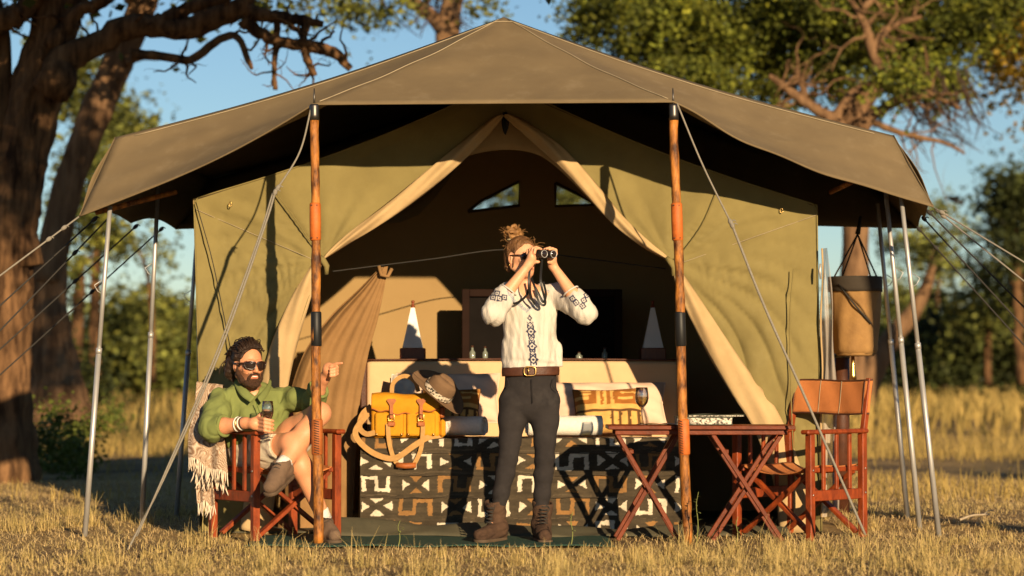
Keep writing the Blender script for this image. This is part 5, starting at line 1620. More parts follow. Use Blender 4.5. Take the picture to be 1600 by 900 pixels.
# ------------------------------------------------------------ bird
bc_ = W(1493, 314, 20)
t = empty("flying_bird", tuple(bc_)); tag(t, "small dark bird flying right of the roof corner", "bird")
s = SDF(bc_-np.array((.2,.2,.2)), bc_+np.array((.2,.2,.2)), .008)
s.chain([bc_+np.array((-.07,0,.03)), bc_, bc_+np.array((.07,0,-.02))], [.012,.03,.022], k=.02).ell(bc_+np.array((.10,0,-.03)), (.02,.018,.018))
s.cap(bc_+np.array((.112,0,-.033)), bc_+np.array((.135,0,-.036)), .007, .002, k=.005)
s.cap(bc_+np.array((-.06,0,.03)), bc_+np.array((-.13,0,.055)), .014, .022, k=.01, sq=(1,1,.4))
s.build("body", m_black, t)
for sy in (-1, 1):
    g = G(); g.grid(lambda u, v: tuple(bc_+np.array((.05-.10*v-.05*u, sy*(.02+.17*u), .015+.09*u-.05*u*u-.02*v))), 8, 4); g.build("wing", m_black, t, solid=.006)

# ------------------------------------------------------------ people
def skinmat(name, c1, c2):
    m = M(name, c1, c2, rough=.5, scale=25, bump=.06, bscale=120, attr=True, spec=.4, contrast=.6)
    P = m.node_tree.nodes["Principled BSDF"]
    P.inputs['Subsurface Weight'].default_value = .08; P.inputs['Subsurface Radius'].default_value = (.012,.004,.002)
    return m
m_skin = skinmat("skin", (1,1,1), (.90,.86,.84))
m_hairm = M("dark brown hair", (.045,.022,.011), (.010,.006,.004), rough=.5, scale=28, stretch=(1,1,.35), bump=.9, bscale=70, contrast=.8)
m_hairw = M("blonde streaked hair", (.36,.185,.06), (.10,.042,.015), rough=.5, scale=30, stretch=(1,1,.5), bump=.9, bscale=80, contrast=.7)
m_hairw2 = M("brown hair with light streaks", (.20,.095,.034), (.040,.017,.008), rough=.5, scale=26, stretch=(1,1,.5), bump=.9, bscale=80, contrast=.6)
m_beard = M("brown beard", (.075,.033,.014), (.028,.013,.007), rough=.7, scale=120, bump=.9, bscale=320)
m_shade_lens = M("dark lens", (.02,.012,.010), rough=.08, spec=.7)
m_frame = M("tortoise frame", (.04,.014,.007), (.012,.005,.003), rough=.25, scale=60, spec=.6)
m_teeth = M("teeth", (.82,.78,.70), rough=.3)
m_greenshirt = M("green linen", (.175,.205,.062), (.140,.165,.048), rough=.9, scale=10, bump=.25, bscale=70, weave=.2)
m_shorts = M("stone cotton", (.56,.49,.37), (.48,.41,.30), rough=.9, scale=9, bump=.3, bscale=60)
m_white = M("white cotton", (1,1,1), (.93,.93,.93), rough=.9, scale=9, bump=.9, bscale=13, stretch=(1.6,1.6,.35), attr=True)
m_jeans = M("charcoal denim", (.030,.025,.024), (.017,.014,.014), rough=.85, scale=9, bump=.5, bscale=26, weave=.25, stain=((.052,.045,.042),7,.5))
m_boot = M("worn brown suede", (.085,.046,.025), (.042,.022,.013), rough=.9, scale=18, bump=.5, bscale=120)
m_boot2 = M("grey brown suede", (.165,.105,.066), (.11,.07,.044), rough=.9, scale=18, bump=.5, bscale=140)
m_sole = M("boot sole", (.10,.066,.04), rough=.8, scale=30, bump=.3)
m_sock = M("white sock", (.78,.74,.66), rough=1, scale=90, bump=.5, bscale=300)

def frame(f):
    f = unit(f); r = unit(np.cross((0,0,1), f)); return r, f, np.cross(f, r)     # picture right, forward, up
def headpts(s, H, f, sc=1.0, male=False, tilt=0.0):
    """head with brow, nose, lips, chin and ears in field s; returns a local-to-world function"""
    r, f, u = frame(f)
    def q(x, y, z): return H+sc*(r*x+f*y+u*z)
    R = np.column_stack((r, f, u))
    s.ell(q(0,-.012,.028), np.array((.074,.094,.088))*sc, k=.02, R=R)               # skull
    s.ell(q(0,.028,-.03), np.array((.060,.062,.078))*sc, k=.03, R=R)               # face
    s.ell(q(0,.045,-.088), np.array((.034 if not male else .042,.032,.026))*sc, k=.025, R=R)   # chin
    for sx in (-1,1):
        s.cap(q(sx*.054,-.005,-.052), q(sx*.030,.045,-.088), .022*sc, .018*sc, k=.02)     # jaw
        s.ell(q(sx*.040,.066,-.018), np.array((.022,.018,.016))*sc, k=.015, R=R)           # cheek
        s.ell(q(sx*.031,.083,.008), np.array((.017,.010,.009))*sc, k=.006, R=R, op='cutk') # eye socket
        s.ell(q(sx*.031,.074,.007), np.array((.0125,.0115,.0095))*sc, k=.002, R=R)         # eyeball under the lid
        s.cap(q(sx*.012,.092,.026), q(sx*.046,.080,.028), .007*sc, .005*sc, k=.01)         # brow
        s.ell(q(sx*.076,-.010,-.006), np.array((.008,.018,.030))*sc, k=.006, R=R)          # ear
        s.ell(q(sx*.083,-.004,-.004), np.array((.005,.009,.017))*sc, k=.003, R=R, op='cutk')
        s.ell(q(sx*.010,.100,-.029), np.array((.008,.009,.007))*sc, k=.006, R=R)           # nostril wing
    s.chain([q(0,.090,.016), q(0,.101,-.006), q(0,.113,-.026)], [.007*sc,.009*sc,.011*sc], k=.010)   # nose
    s.cap(q(-.020,.086,-.053), q(.020,.086,-.053), .006*sc, k=.006); s.cap(q(0,.093,-.050), q(0,.094,-.051), .0065*sc, k=.008)
    s.cap(q(-.016,.085,-.064), q(.016,.085,-.064), .007*sc, k=.006)
    return q, R

def finger(s, pts, r0, r1, k=.004):
    n = len(pts); rr = np.linspace(r0, r1, n)
    s.chain(pts, rr, k=k)

# ============================================================ the standing woman
WY = .20
def w(px, py, dy=0.0): return W(px, py, WY+dy)
wom = empty("person", (w(812,850)[0], WY, .012)); tag(wom, "woman in white embroidered blouse standing and looking through binoculars", "person")
H = w(815, 403, .0); fH = unit((.60,-.80,.0))
rH, fH, uH = frame(fH)
e0 = H+fH*.118+uH*.012                                       # eyepieces
axb = fH
BL_ = [e0-rH*.033, e0+rH*.033]
lens = [b+axb*.135 for b in BL_]
jt = dict(shL=w(789,459,.02), shR=w(869,459,.02), elL=w(772,484,-.21), elR=w(913,486,-.14))
g1 = BL_[0]+axb*.070; g2 = BL_[1]+axb*.070                   # where the hands hold
wrL = g1-rH*.050-uH*.055-fH*.010; wrR = g2+rH*.055-uH*.058-fH*.015
s = SDF(w(742,868)+np.array((-.02,-.36,-.02)), w(932,348)+np.array((.02,.24,.0)), .0042)
q, Rh = headpts(s, H, fH, .98)
nk0, nk1 = w(822,440,.015), w(828,470,.035)
s.cap(nk0+np.array((-.01,.02,.01)), nk1, .046, .052, k=.03)
s.cap(jt['shL'], jt['shR'], .050, k=.03); s.ell(w(829,492,.03), (.122,.078,.11), k=.03); s.ell(w(830,545,.03), (.108,.070,.10), k=.03)
s.ell(w(828,605,.035), (.125,.075,.08), k=.03)
for a, b, c in (('shL','elL',wrL), ('shR','elR',wrR)):
    s.chain([jt[a], lerp(jt[a],jt[b],.5), jt[b]], [.046,.041,.036], k=.02)
    s.chain([jt[b], lerp(jt[b],c,.35), c], [.036,.037,.023], k=.02)
hips = [w(803,625,.03), w(852,625,.03)]; kn = [w(794,716,.0), w(851,716,.0)]; an = [w(777,800,.02), w(845,803,.02)]
for h_, k_, a_ in zip(hips, kn, an): s.chain([h_, lerp(h_,k_,.5), k_, lerp(k_,a_,.35), a_], [.066,.054,.042,.040,.028], k=.03)
for a_, toe in ((an[0], w(762,838,-.06)), (an[1], w(848,842,-.08))): s.cap(a_+np.array((0,.0,-.05)), np.array((toe[0],toe[1],.05)), .028, .022, k=.03)
def grip(s, c, side, wr):
    """hand on a binocular barrel at c; side -1 left of the barrel, +1 right; fingers arch over the top, thumb below"""
    o = rH*side
    palm = c+o*.040-uH*.012
    s.cap(wr, palm-uH*.012, .022, .026, k=.02); s.ell(palm, (.020,.030,.034), k=.015)
    for k in range(4):
        f_ = fH*(.032-.021*k); ln = (.9,1.0,.96,.8)[k]
        finger(s, [palm+f_+uH*.016+o*.004, palm+f_*1.05+uH*.042*ln+o*.0, palm+f_*1.05+uH*.050*ln-o*.026*ln, palm+f_+uH*.044*ln-o*.050*ln], .0098, .0072, k=.0035)
    finger(s, [palm-fH*.012-uH*.018, palm+fH*.006-uH*.032-o*.012, palm+fH*.016-uH*.031-o*.038], .0115, .0085, k=.006)
grip(s, g1, -1, wrL); grip(s, g2, 1, wrR)
SKW = np.array((.66,.335,.185))
def wcol(V):
    C = np.tile(SKW, (len(V),1))
    def near(p, r): return np.clip(1-np.linalg.norm((V-p), axis=1)/r, 0, 1)[:,None]
    C = C*(1-near(q(0,.088,-.056), .030))+np.array((.50,.14,.09))*near(q(0,.088,-.056), .030)
    chest = near(w(824,470,-.06), .11); C = C*(1-.35*chest)+np.array((.62,.23,.12))*.35*chest
    return C
s.build("body", m_skin, wom, colfn=wcol)
# blouse
s = SDF(w(738,590)+np.array((-.02,-.34,0)), w(940,425)+np.array((.02,.24,.0)), .0045)
s.cap(jt['shL']+np.array((.015,0,.004)), jt['shR']+np.array((-.015,0,.004)), .058, k=.03)
s.cap(w(829,490,.025), w(830,572,.03), .112, .104, k=.05, sq=(1.42,.95,1)); s.cap(w(831,548,.03), w(830,575,.03), .110, .106, k=.03, sq=(1.48,1,1))
for a, b, c, fl in (('shL','elL',wrL,.02), ('shR','elR',wrR,.02)):
    s.chain([jt[a], lerp(jt[a],jt[b],.5), jt[b]+np.array((0,0,-.014))], [.058,.064,.063], k=.03)
    cuff = lerp(jt[b], c, .42)
    s.chain([jt[b]+np.array((0,0,-.012)), lerp(jt[b],c,.22), cuff], [.062,.058,.046], k=.03)
s.noise(.014, 15, 5, (1.9,.9,.40)); s.noise(.008, 31, 6, (1.8,.8,.40)); s.noise(.002, 70, 7, (1.5,1,.6)); s.noise(.006, 34, 8, (.5,.5,1.6), zc=[w(829,566)[2]], zw=.03)
s.plane(w(829,574.5), (0.03,0,-1))
for b, c in ((jt['elL'],wrL),(jt['elR'],wrR)):
    d = unit(c-b); p = lerp(b, c, .44); s.cap(p+d*.03, p+d*.16, .060, .05, op='cut')
s.cap(w(828,445,-.05), w(826,464,-.10), .072, .054, op='cut')             # neck opening and V
s.cap(w(824,462,-.10), w(823,480,-.13), .040, .010, op='cut'); s.cap(w(826,432,.02), w(826,440,-.04), .066, .066, op='cut')
NAVY = np.array((.022,.026,.06))
def embroid(V):
    C = np.tile(np.array((.52,.475,.41)), (len(V),1))
    x = V[:,0]; z = V[:,2]; y = V[:,1]
    px = 800+x/(V[:,1]-CY)*F; py = 590-(z-CZ)/(V[:,1]-CY)*F
    frontm = y < WY+.0
    # centre column of diamonds
    cx = 828+(py-500)*.085
    a = np.abs(px-cx); 
    def dia(y0, rx, ry, t0, t1):
        dd = a/rx+np.abs(py-y0)/ry; return (dd < t1) & (dd > t0)
    m = dia(497,4,5.5,.45,1)
    for y0 in (518,541,562): m |= dia(y0,8.5,8,.62,1) | dia(y0,8.5,8,0,.30) | ((np.abs(a-4) < 1.2) & (np.abs(py-y0) > 3) & (np.abs(py-y0) < 9))
    for y0 in (507,529,552): m |= dia(y0,5,5,.55,1) | dia(y0,4,4,0,.25)
    m |= (np.abs(a-4.2) < .8) & (py > 502) & (py < 570) & (np.sin(py*1.3) > 0)
    m &= frontm
    # sleeve patches
    for (sx, sy, rot) in ((776,459,.9),(906,470,.2)):
        u = (px-sx)*math.cos(rot)+(py-sy)*math.sin(rot); v = -(px-sx)*math.sin(rot)+(py-sy)*math.cos(rot)
        for (cu, cv) in ((-11,2),(0,-1),(9,1),(1,8),(12,-6)) if sx < 800 else ((6,-2),(-5,4),(-12,-1),(6,7),(9,-11)):
            d = np.abs(u-cu)+np.abs(v-cv)
            m |= ((d < 6.2) & (d > 3.6)) | (d < 1.6)
    C[m] = NAVY
    nl = [(794,455),(803,470),(814,478),(823,486),(833,478),(846,469),(856,455)]
    dm = np.full(len(V), 99.)
    for (ax_,ay_),(bx_,by_) in zip(nl, nl[1:]):
        t_ = np.clip(((px-ax_)*(bx_-ax_)+(py-ay_)*(by_-ay_))/((bx_-ax_)**2+(by_-ay_)**2), 0, 1)
        dm = np.minimum(dm, np.hypot(px-ax_-t_*(bx_-ax_), py-ay_-t_*(by_-ay_)))
    C[frontm & (dm < 2.6) & (np.sin((px+py)*1.9) > -.4)] = np.array((.20,.24,.30))
    return C
s.build("blouse", m_white, wom, colfn=embroid)
for b, c in ((jt['elL'],wrL),(jt['elR'],wrR)):
    d = unit(c-b); p = lerp(b, c, .43); r_, f_, u_ = frame(d) if abs(d[2]) < .98 else (np.array((1.,0,0)),d,np.array((0,1.,0)))
    g = G(); g.tube([p+.047*(r_*math.cos(t_)+u_*math.sin(t_)) for t_ in np.linspace(0,6.283,25)], .005, 6, cap=False); g.build("cuff_trim", M("cuff trim", (.62,.58,.52), rough=.9), wom)
# jeans
s = SDF(w(752,812)+np.array((-.02,-.22,0)), w(890,566)+np.array((.02,.22,.0)), .0045)
s.cap(w(829,578,.03), w(828,630,.035), .104, .110, k=.05, sq=(1.38,.98,1))
for h_, k_, a_ in zip(hips, kn, an):
    h2 = h_+np.array((0,0,-.01))
    s.chain([h2, lerp(h2,k_,.33), lerp(h2,k_,.7), k_, lerp(k_,a_,.30), lerp(k_,a_,.65), a_], [.086,.077,.061,.052,.053,.045,.039], k=.022)
s.noise(.0012, 30, 9, (.8,.8,1)); s.noise(.0035, 52, 10, (.45,.45,1.5), zc=[w(0,716)[2], w(0,738)[2], w(0,790)[2]], zw=.045); s.noise(.003, 44, 11, (.5,.5,1.3), zc=[w(0,632)[2]], zw=.04)
s.plane(w(829,570), (0,0,1)); 
s.build("jeans", m_jeans, wom)
m_jseam = M("dark denim seam", (.016,.013,.013))
g = G(); g.tube([w(831,592,-.089), w(832,612,-.094), w(832,630,-.085)], .0022, 5); g.build("fly_seam", m_jseam, wom)
for pts in ([(792,590,-.055),(795,603,-.064),(786,612,-.050)], [(866,590,-.055),(863,603,-.064),(872,612,-.050)]):
    g = G(); g.tube(spline([w(*p) for p in pts], 10), .0024, 5); g.build("pocket_seam", m_jseam, wom)
# belt
bw0 = w(829,580,.03)
def belt(u, v):
    th = u*6.283; return (bw0[0]+(.160+.002*math.sin(v*3.14))*math.cos(th), bw0[1]+(.112)*math.sin(th), bw0[2]-.026+.050*v+.004*math.cos(th))
g = G(); g.grid(belt, 64, 6); bo = g.build("belt", m_brownleather, wom, solid=.005)
bcx = w(828,580,-.088)
def ringp(a_): return bcx+np.array((.033*np.sign(math.cos(a_))*abs(math.cos(a_))**.6, -.006, .025*np.sign(math.sin(a_))*abs(math.sin(a_))**.6))
g = G(); g.tube([ringp(t_) for t_ in np.linspace(0,6.283,33)], .0042, 8, cap=False); g.build("buckle", m_brass, bo)
g = G(); g.tube([bcx+np.array((-.012,-.008,.024)), bcx+np.array((-.008,-.012,0)), bcx+np.array((-.012,-.008,-.024))], .003, 6); g.build("buckle_bar", m_brass, bo)
# boots
def boot(a_, toe, heel, sgn, outx):
    lo_ = np.minimum(np.minimum(a_,toe),heel)-.10; lo_[2] = -.02; hi_ = np.maximum(np.maximum(a_,toe),heel)+.10
    s = SDF(lo_, hi_, .0045)
    top_ = a_+np.array((outx*.2,.01,.058)); ank = np.array((heel[0]*.5+a_[0]*.5, a_[1]+.01, .10))
    s.chain([top_, ank], [.060,.052], k=.02); s.cap(ank, np.array((heel[0],heel[1],.065)), .050, .047, k=.02)
    s.cap(np.array((heel[0],heel[1],.06)), np.array((toe[0],toe[1],.048)), .045, .038, k=.03)
    s.cap(ank+np.array((0,-.02,-.02)), lerp(np.array((heel[0],heel[1],.06)),np.array((toe[0],toe[1],.05)),.6), .045, .034, k=.03)
    s.noise(.005, 34, 12+int(sgn), (.7,.7,1.5)); s.crease(.006, 40, 14+int(sgn), (.6,.6,1.4), sharp=2)
    s.plane((0,0,.022), (0,0,-1)); s.plane(top_+np.array((0,0,.012)), (outx*3,-.25,1))
    s.cap(top_+np.array((0,0,-.02)), top_+np.array((0,0,.1)), .047, .052, op='cut')
    b = s.build("boot", m_boot, wom)
    s2 = SDF(lo_, hi_, .0045)
    s2.cap((heel[0],heel[1],.02), (toe[0],toe[1],.02), .050, .043, k=.0); s2.plane((0,0,.026),(0,0,1)); s2.plane((0,0,.006),(0,0,-1))
    s2.build("sole", m_sole, b)
    # laces
    g = G(); d = unit(np.array((toe[0]-a_[0], toe[1]-a_[1], 0))); sd = np.array((-d[1], d[0], 0))
    for k in range(6):
        c = lerp(top_+d*.053+np.array((0,0,-.02)), lerp(ank,np.array((toe[0],toe[1],.09)),.50)+d*.01+np.array((0,0,.016)), k/5)
        g.tube([c-sd*.024+d*.0, c+d*.010+np.array((0,0,.006)), c+sd*.024+np.array((0,0,.010))], .0028, 5); g.tube([c+sd*.024, c+d*.010+np.array((0,0,.005)), c-sd*.024+np.array((0,0,.010))], .0028, 5)
    c = top_+d*.055; g.tube(spline([c, c+sd*.03+np.array((0,0,-.02)), c+sd*.02+np.array((0,0,-.05))], 8), .0025, 5); g.build("laces", m_cord, b)
    return b
boot(an[0], np.array((w(752,840)[0], WY-.14, 0)), np.array((w(779,840)[0], WY+.05, 0)), -1, -.06)
boot(an[1], np.array((w(851,840)[0], WY-.18, 0)), np.array((w(846,840)[0], WY+.06, 0)), 1, .06)
# hair
s = SDF(H+np.array((-.17,-.14,-.18)), H+np.array((.15,.19,.22)), .004)
s.ell(q(0,-.020,.036), (.082,.104,.094), k=.01, R=Rh)
s.ell(q(0,.098,-.038), (.100,.095,.120), k=.012, R=Rh, op='cutk')           # open the face
for sx in (-1,1): s.ell(q(sx*.08,.0,-.006), (.026,.026,.034), k=.006, R=Rh, op='cutk')
s.chain([q(-.04,-.070,-.01), q(-.042,-.070,-.05), q(-.045,-.06,-.075)], [.026,.018,.008], k=.02)
s.cap(q(-.074,.022,.0), q(-.076,.020,-.055), .006, .003, k=.006)
s.plane(q(0,0,-.12), -uH)
s.noise(.0045, 62, 21, (1,1,.5)); s.noise(.003, 120, 22, (1,1,.4))
s.build("hair", m_hairw2, wom)
bunc = w(803,366,.045)
rg = np.random.default_rng(6)
s = SDF(bunc-np.array((.10,.10,.10)), bunc+np.array((.10,.10,.09)), .0036)
for k in range(11):                                          # wound coils of the bun
    ph = rg.random()*6.28; n_ = unit(np.array((.1,-.2,1))+rg.normal(0,.42,3)); a1_ = unit(np.cross(n_,(0,1,.2))); a2_ = np.cross(n_,a1_)
    rr_ = .014+.026*rg.random(); off = rg.normal(0,.010,3)
    pts = [bunc+off+rr_*(a1_*math.cos(t_+ph)*1.25+a2_*math.sin(t_+ph))+n_*.008*math.sin(2*t_+ph) for t_ in np.linspace(0,5.2,9)]
    s.chain(pts, np.linspace(.011,.007,9), k=.006)
s.ell(bunc+np.array((0,.005,-.02)), (.045,.04,.022), k=.02)
s.noise(.003, 90, 23, (1,1,.5)); s.noise(.002, 190, 24)
s.build("hair_bun", m_hairw, wom)
g = G()
for k in range(46):                                          # loose flyaway hairs
    a = rg.random()*6.28; b0 = bunc+np.array((.04*math.cos(a), .03*math.sin(a), .01)) if k < 22 else H+np.array((.075*math.cos(a), .07*math.sin(a)+.02, .06+.03*rg.random()))
    d_ = unit(rg.normal(size=3)+np.array((math.cos(a), .3*math.sin(a), .5))); L_ = .025+.035*rg.random()
    g.tube(spline([b0, b0+d_*L_*.5+rg.normal(0,.004,3), b0+d_*L_+rg.normal(0,.010,3)], 6), .0011, 4)
g.build("loose_hairs", m_hairw, wom)["kind"] = "stuff"
g = G(); g.tube([bunc+np.array((.040*math.cos(t_)+.004,.040*math.sin(t_),-.026+.006*math.cos(t_))) for t_ in np.linspace(0,6.283,25)], .007, 6, cap=False); g.build("hair_tie", M("cream hair tie", (.62,.50,.28), rough=.8), wom)
# sunglasses worn under the binoculars
g = G(); g.tube([q(-.080,-.004,.012), q(-.078,.035,.013), q(-.064,.084,.012)], .0035, 6); g.tube([q(.080,-.004,.012), q(.078,.035,.013), q(.064,.084,.012)], .0035, 6); g.build("glasses_arms", m_frame, wom)
for sx in (-1,1):
    g = G(); g.grid(lambda u, v: tuple(q(sx*(.008+.056*u), .098-.018*u*u+.004*math.sin(v*3.14), -.014+.036*v*(1-.15*u))), 8, 6); g.build("glasses_lens", m_shade_lens, wom, solid=.003)
# earring
g = G(); g.lathe([(.003,0),(.006,-.008),(.003,-.014)], q(-.083,-.006,-.036), (0,0,1), 8); g.build("earring", m_brass, wom)

# binoculars (held: a thing of its own)
bino = empty("binoculars", tuple(e0)); tag(bino, "black binoculars with a hanging strap held up by the woman", "binoculars")
m_bino = M("black armour", (.014,.013,.013), (.022,.02,.02), rough=.55, scale=60, bump=.3, bscale=300)
for b in BL_:
    g = G(); g.lathe([(.012,-.004),(.0165,0),(.0165,.022),(.013,.026),(.019,.034),(.0205,.06),(.0195,.085),(.0225,.105),(.0235,.130),(.0225,.136)], b, axb, 24); br = g.build("barrel", m_bino, bino)
    g = G(); c = b+axb*.137; r_, f_, u_ = frame(axb); g.tube([c+.0205*(r_*math.cos(t_)+u_*math.sin(t_)) for t_ in np.linspace(0,6.283,29)], .0022, 6, cap=False); g.build("lens_ring", m_steel, br)
    g = G(); g.lathe([(.0195,0),(.0190,.0015),(.012,.0030),(.004,.0036)], b+axb*.1355, axb, 20); g.build("lens", m_shade_lens, br)
g = G(); g.beam(BL_[0]+axb*.045, BL_[1]+axb*.045, .045, .018, up=(0,0,1)); g.build("bridge", m_bino, bino, smooth='auto')
g = G(); g.lathe([(.009,0),(.010,.004),(.010,.026),(.008,.03)], e0+axb*.03+uH*.012, axb, 14); g.build("focus_wheel", m_bino, bino)
sp = [[BL_[0]+axb*.03-uH*.02-rH*.01, w(826,440,-.20), w(829,462,-.17), w(836,476,-.15)],
      [BL_[1]+axb*.03-uH*.02, w(845,440,-.2), w(852,470,-.17), w(849,477,-.16), w(841,470,-.16), w(836,450,-.16), w(830,434,-.12)],
      [w(826,452,-.16), w(822,462,-.15), w(812,471,-.13), w(803,474,-.11), w(798,468,-.10), w(797,458,-.07)],
      [w(836,448,-.15), w(842,460,-.15), w(849,472,-.16), w(853,460,-.17), w(849,440,-.19)]]
for k, pth in enumerate(sp):
    strap(pth, .013, "neck_strap", m_black, bino, .0025, twist=((.3,-1,.1),(-.2,-1,.2)))

# ============================================================ the seated man
MO = .15
def mp(px, py, Y): return W(px, py, Y+MO)
man = empty("person", (MAN_C[0], MAN_C[1], .004)); tag(man, "bearded man in green shirt and sunglasses seated, pointing right", "person")
HM = mp(388, 571, .20); fM = unit((.50,-.86,-.04))
rM, fM, uM = frame(fM)
HS = 1.04
J = dict(shR=mp(345,624,.24), shL=mp(446,624,.34), elR=mp(333,668,.06), wrR=mp(384,661,-.07), elL=mp(488,624,.16), wrL=mp(507,591,.03),
         hipR=mp(392,705,.28), hipL=mp(424,705,.36), knR=mp(455,693,-.10), anR=mp(505,808,-.02), knL=mp(499,646,.02), anL=mp(441,728,-.20))
s = SDF(np.array((J['shR'][0]-.16, -.35, -.0)), np.array((mp(545,560,.1)[0], .68, mp(388,520,.2)[2]+.02)), .0044)
qm, RM = headpts(s, HM, fM, HS, True)
nb = mp(394,612,.29)
s.cap(HM+np.array((-.01,.03,-.06)), nb, .058, .062, k=.03)
s.cap(J['shR'], J['shL'], .050, k=.03); s.ell(mp(398,645,.30), (.155,.105,.14), k=.04); s.ell(mp(402,685,.30), (.15,.12,.11), k=.04)
s.cap(J['hipR'], J['hipL'], .105, k=.05)
s.chain([J['shR'], lerp(J['shR'],J['elR'],.5), J['elR']], [.054,.050,.044], k=.03); s.chain([J['elR'], lerp(J['elR'],J['wrR'],.35), J['wrR']], [.045,.045,.030], k=.02)
s.chain([J['shL'], lerp(J['shL'],J['elL'],.5), J['elL']], [.054,.050,.044], k=.03); s.chain([J['elL'], lerp(J['elL'],J['wrL'],.4), J['wrL']], [.045,.043,.029], k=.02)
s.chain([J['hipR'], lerp(J['hipR'],J['knR'],.5), J['knR']], [.095,.082,.062], k=.04); s.chain([J['knR'], lerp(J['knR'],J['anR'],.32), J['anR']], [.058,.060,.038], k=.03)
s.chain([J['hipL'], lerp(J['hipL'],J['knL'],.5), J['knL']], [.095,.084,.064], k=.04); s.chain([J['knL'], lerp(J['knL'],J['anL'],.36), J['anL']], [.058,.062,.040], k=.03)
# right hand round the wine glass, resting on the arm of the chair
GB = mp(418, 684, -.14); GH = .205                          # foot of the glass
gc = GB+np.array((0,0,.118))                                 # where it is held, below the bowl's widest
pr = mp(397,662,-.105)
s.cap(J['wrR'], pr, .028, .030, k=.02); s.ell(pr+np.array((.012,0,0)), (.036,.026,.036), k=.02)
for k in range(4):
    z = .030-.021*k; L_ = (.98,1.0,.95,.80)[k]
    a = pr+np.array((.026,-.012,z)); b = np.array((gc[0]-.012, gc[1]-.042, a[2]-.004)); c = np.array((gc[0]+.018*L_, gc[1]-.041, a[2]-.010)); d = np.array((gc[0]+.034*L_, gc[1]-.026, a[2]-.014))
    finger(s, [a, b, c, d], .0108, .0082, k=.004)
finger(s, [pr+np.array((.010,.010,.026)), np.array((gc[0]-.02, gc[1]+.035, gc[2]+.030)), np.array((gc[0]+.010, gc[1]+.040, gc[2]+.030))], .0125, .0095, k=.006)
# left hand pointing to the right
pl = mp(514,577,-.02); dp = unit((.80,-.48,.20))
s.cap(J['wrL'], pl, .028, .032, k=.02); s.ell(pl, (.034,.030,.038), k=.015)
finger(s, [pl+np.array((.018,-.012,.022)), pl+np.array((.018,-.012,.024))+dp*.032, pl+np.array((.018,-.012,.020))+dp*.068], .0105, .0078, k=.005)
for k in range(3):
    a = pl+np.array((.022,-.016,.004-.018*k)); b = a+dp*.030; c = b+np.array((-.012,-.022,-.008)); d = c+np.array((-.022,-.004,-.004))
    finger(s, [a, b, c, d], .0112, .0090, k=.004)
finger(s, [pl+np.array((.0,-.022,.016)), pl+np.array((.016,-.038,.012)), pl+np.array((.038,-.040,.004))], .0120, .0095, k=.006)
SKM = np.array((.60,.275,.14))
def mcol(V):
    C = np.tile(SKM, (len(V),1))
    def near(p, r): return np.clip(1.4*(1-np.linalg.norm((V-p), axis=1)/r), 0, 1)[:,None]
    red = near(qm(0,.09,.01), .09); C = C*(1-.35*red)+np.array((.62,.19,.10))*.35*red
    lip = near(qm(0,.086,-.058), .026); C = C*(1-lip)+np.array((.42,.11,.075))*lip
    Lx = (V-HM)@rM/HS; Ly = (V-HM)@fM/HS; Lz = (V-HM)@uM/HS
    n_ = .012*sines(V[:,0], V[:,1], V[:,2], 77, 90)
    jaw = (Ly > -.02) & (Ly < .13) & (np.abs(Lx) < .10) & (Lz > -.135) & (Lz+n_ < -.040-.15*np.maximum(0,Ly-.05)+.5*np.maximum(0,np.abs(Lx)-.045)) & ~((np.abs(Lx) < .022) & (np.abs(Lz+.058) < .012))
    mous = (Ly > .06) & (np.abs(Lx) < .036) & (Lz < -.038+n_*.4) & (Lz > -.052-.5*np.maximum(0,np.abs(Lx)-.018)*2)
    st = (jaw | mous)[:,None]*.78
    C = C*(1-st)+np.array((.085,.036,.016))*st
    return C
s.build("body", m_skin, man, colfn=mcol)
# smile
g = G(); g.grid(lambda u, v: tuple(qm(-.019+.038*u, .0965-.010*(2*u-1)**2, -.0605+.0050*v*(1-.7*(2*u-1)**2)+.006*(2*u-1)**2)), 12, 3); g.build("teeth", m_teeth, man, solid=.003)
# beard and moustache
s = SDF(HM-np.array((.14,.16,.17)), HM+np.array((.14,.10,.03)), .0036)
for sx in (-1,1):
    s.chain([qm(sx*.068,.004,-.004), qm(sx*.066,.014,-.040), qm(sx*.050,.040,-.078), qm(sx*.020,.066,-.098), qm(0,.068,-.100)], [.008,.013,.017,.019,.019], k=.014)
    s.chain([qm(sx*.006,.098,-.043), qm(sx*.020,.091,-.047), qm(sx*.030,.078,-.066), qm(sx*.028,.068,-.088)], [.005,.006,.007,.010], k=.008)
s.cap(qm(-.012,.079,-.082), qm(.012,.079,-.082), .012, k=.008)
s.noise(.003, 110, 31); s.noise(.002, 220, 32)
s.build("beard", m_beard, man)
# hair swept back, tied behind
s = SDF(HM-np.array((.24,.14,.19)), HM+np.array((.16,.22,.20)), .0042)
s.ell(qm(0,-.026,.042), np.array((.085,.106,.096))*HS, k=.01, R=RM)
s.ell(qm(.004,.112,-.006), np.array((.102,.094,.128))*HS, k=.012, R=RM, op='cutk')
for sx in (-1,1): s.ell(qm(sx*.088,.010,-.006), (.030,.034,.042), k=.006, R=RM, op='cutk')
s.plane(qm(0,0,-.055), -uM*1.0-fM*.0)
s.ell(qm(-.040,-.095,.01), (.048,.048,.055), k=.03); s.chain([qm(-.045,-.10,.0), qm(-.058,-.105,-.045), qm(-.05,-.09,-.085)], [.038,.028,.012], k=.03)
for k in range(0):
    x = -.07+.024*k; s.chain([qm(x,.058-.5*x*x*10,.088), qm(x*1.06,.012,.118), qm(x*1.0-.01,-.055,.112)], [.006,.010,.010], k=.010)
s.noise(.0050, 42, 41, (1,.6,1)); s.noise(.0035, 95, 42, (1.1,.5,1)); s.noise(.002, 190, 43)
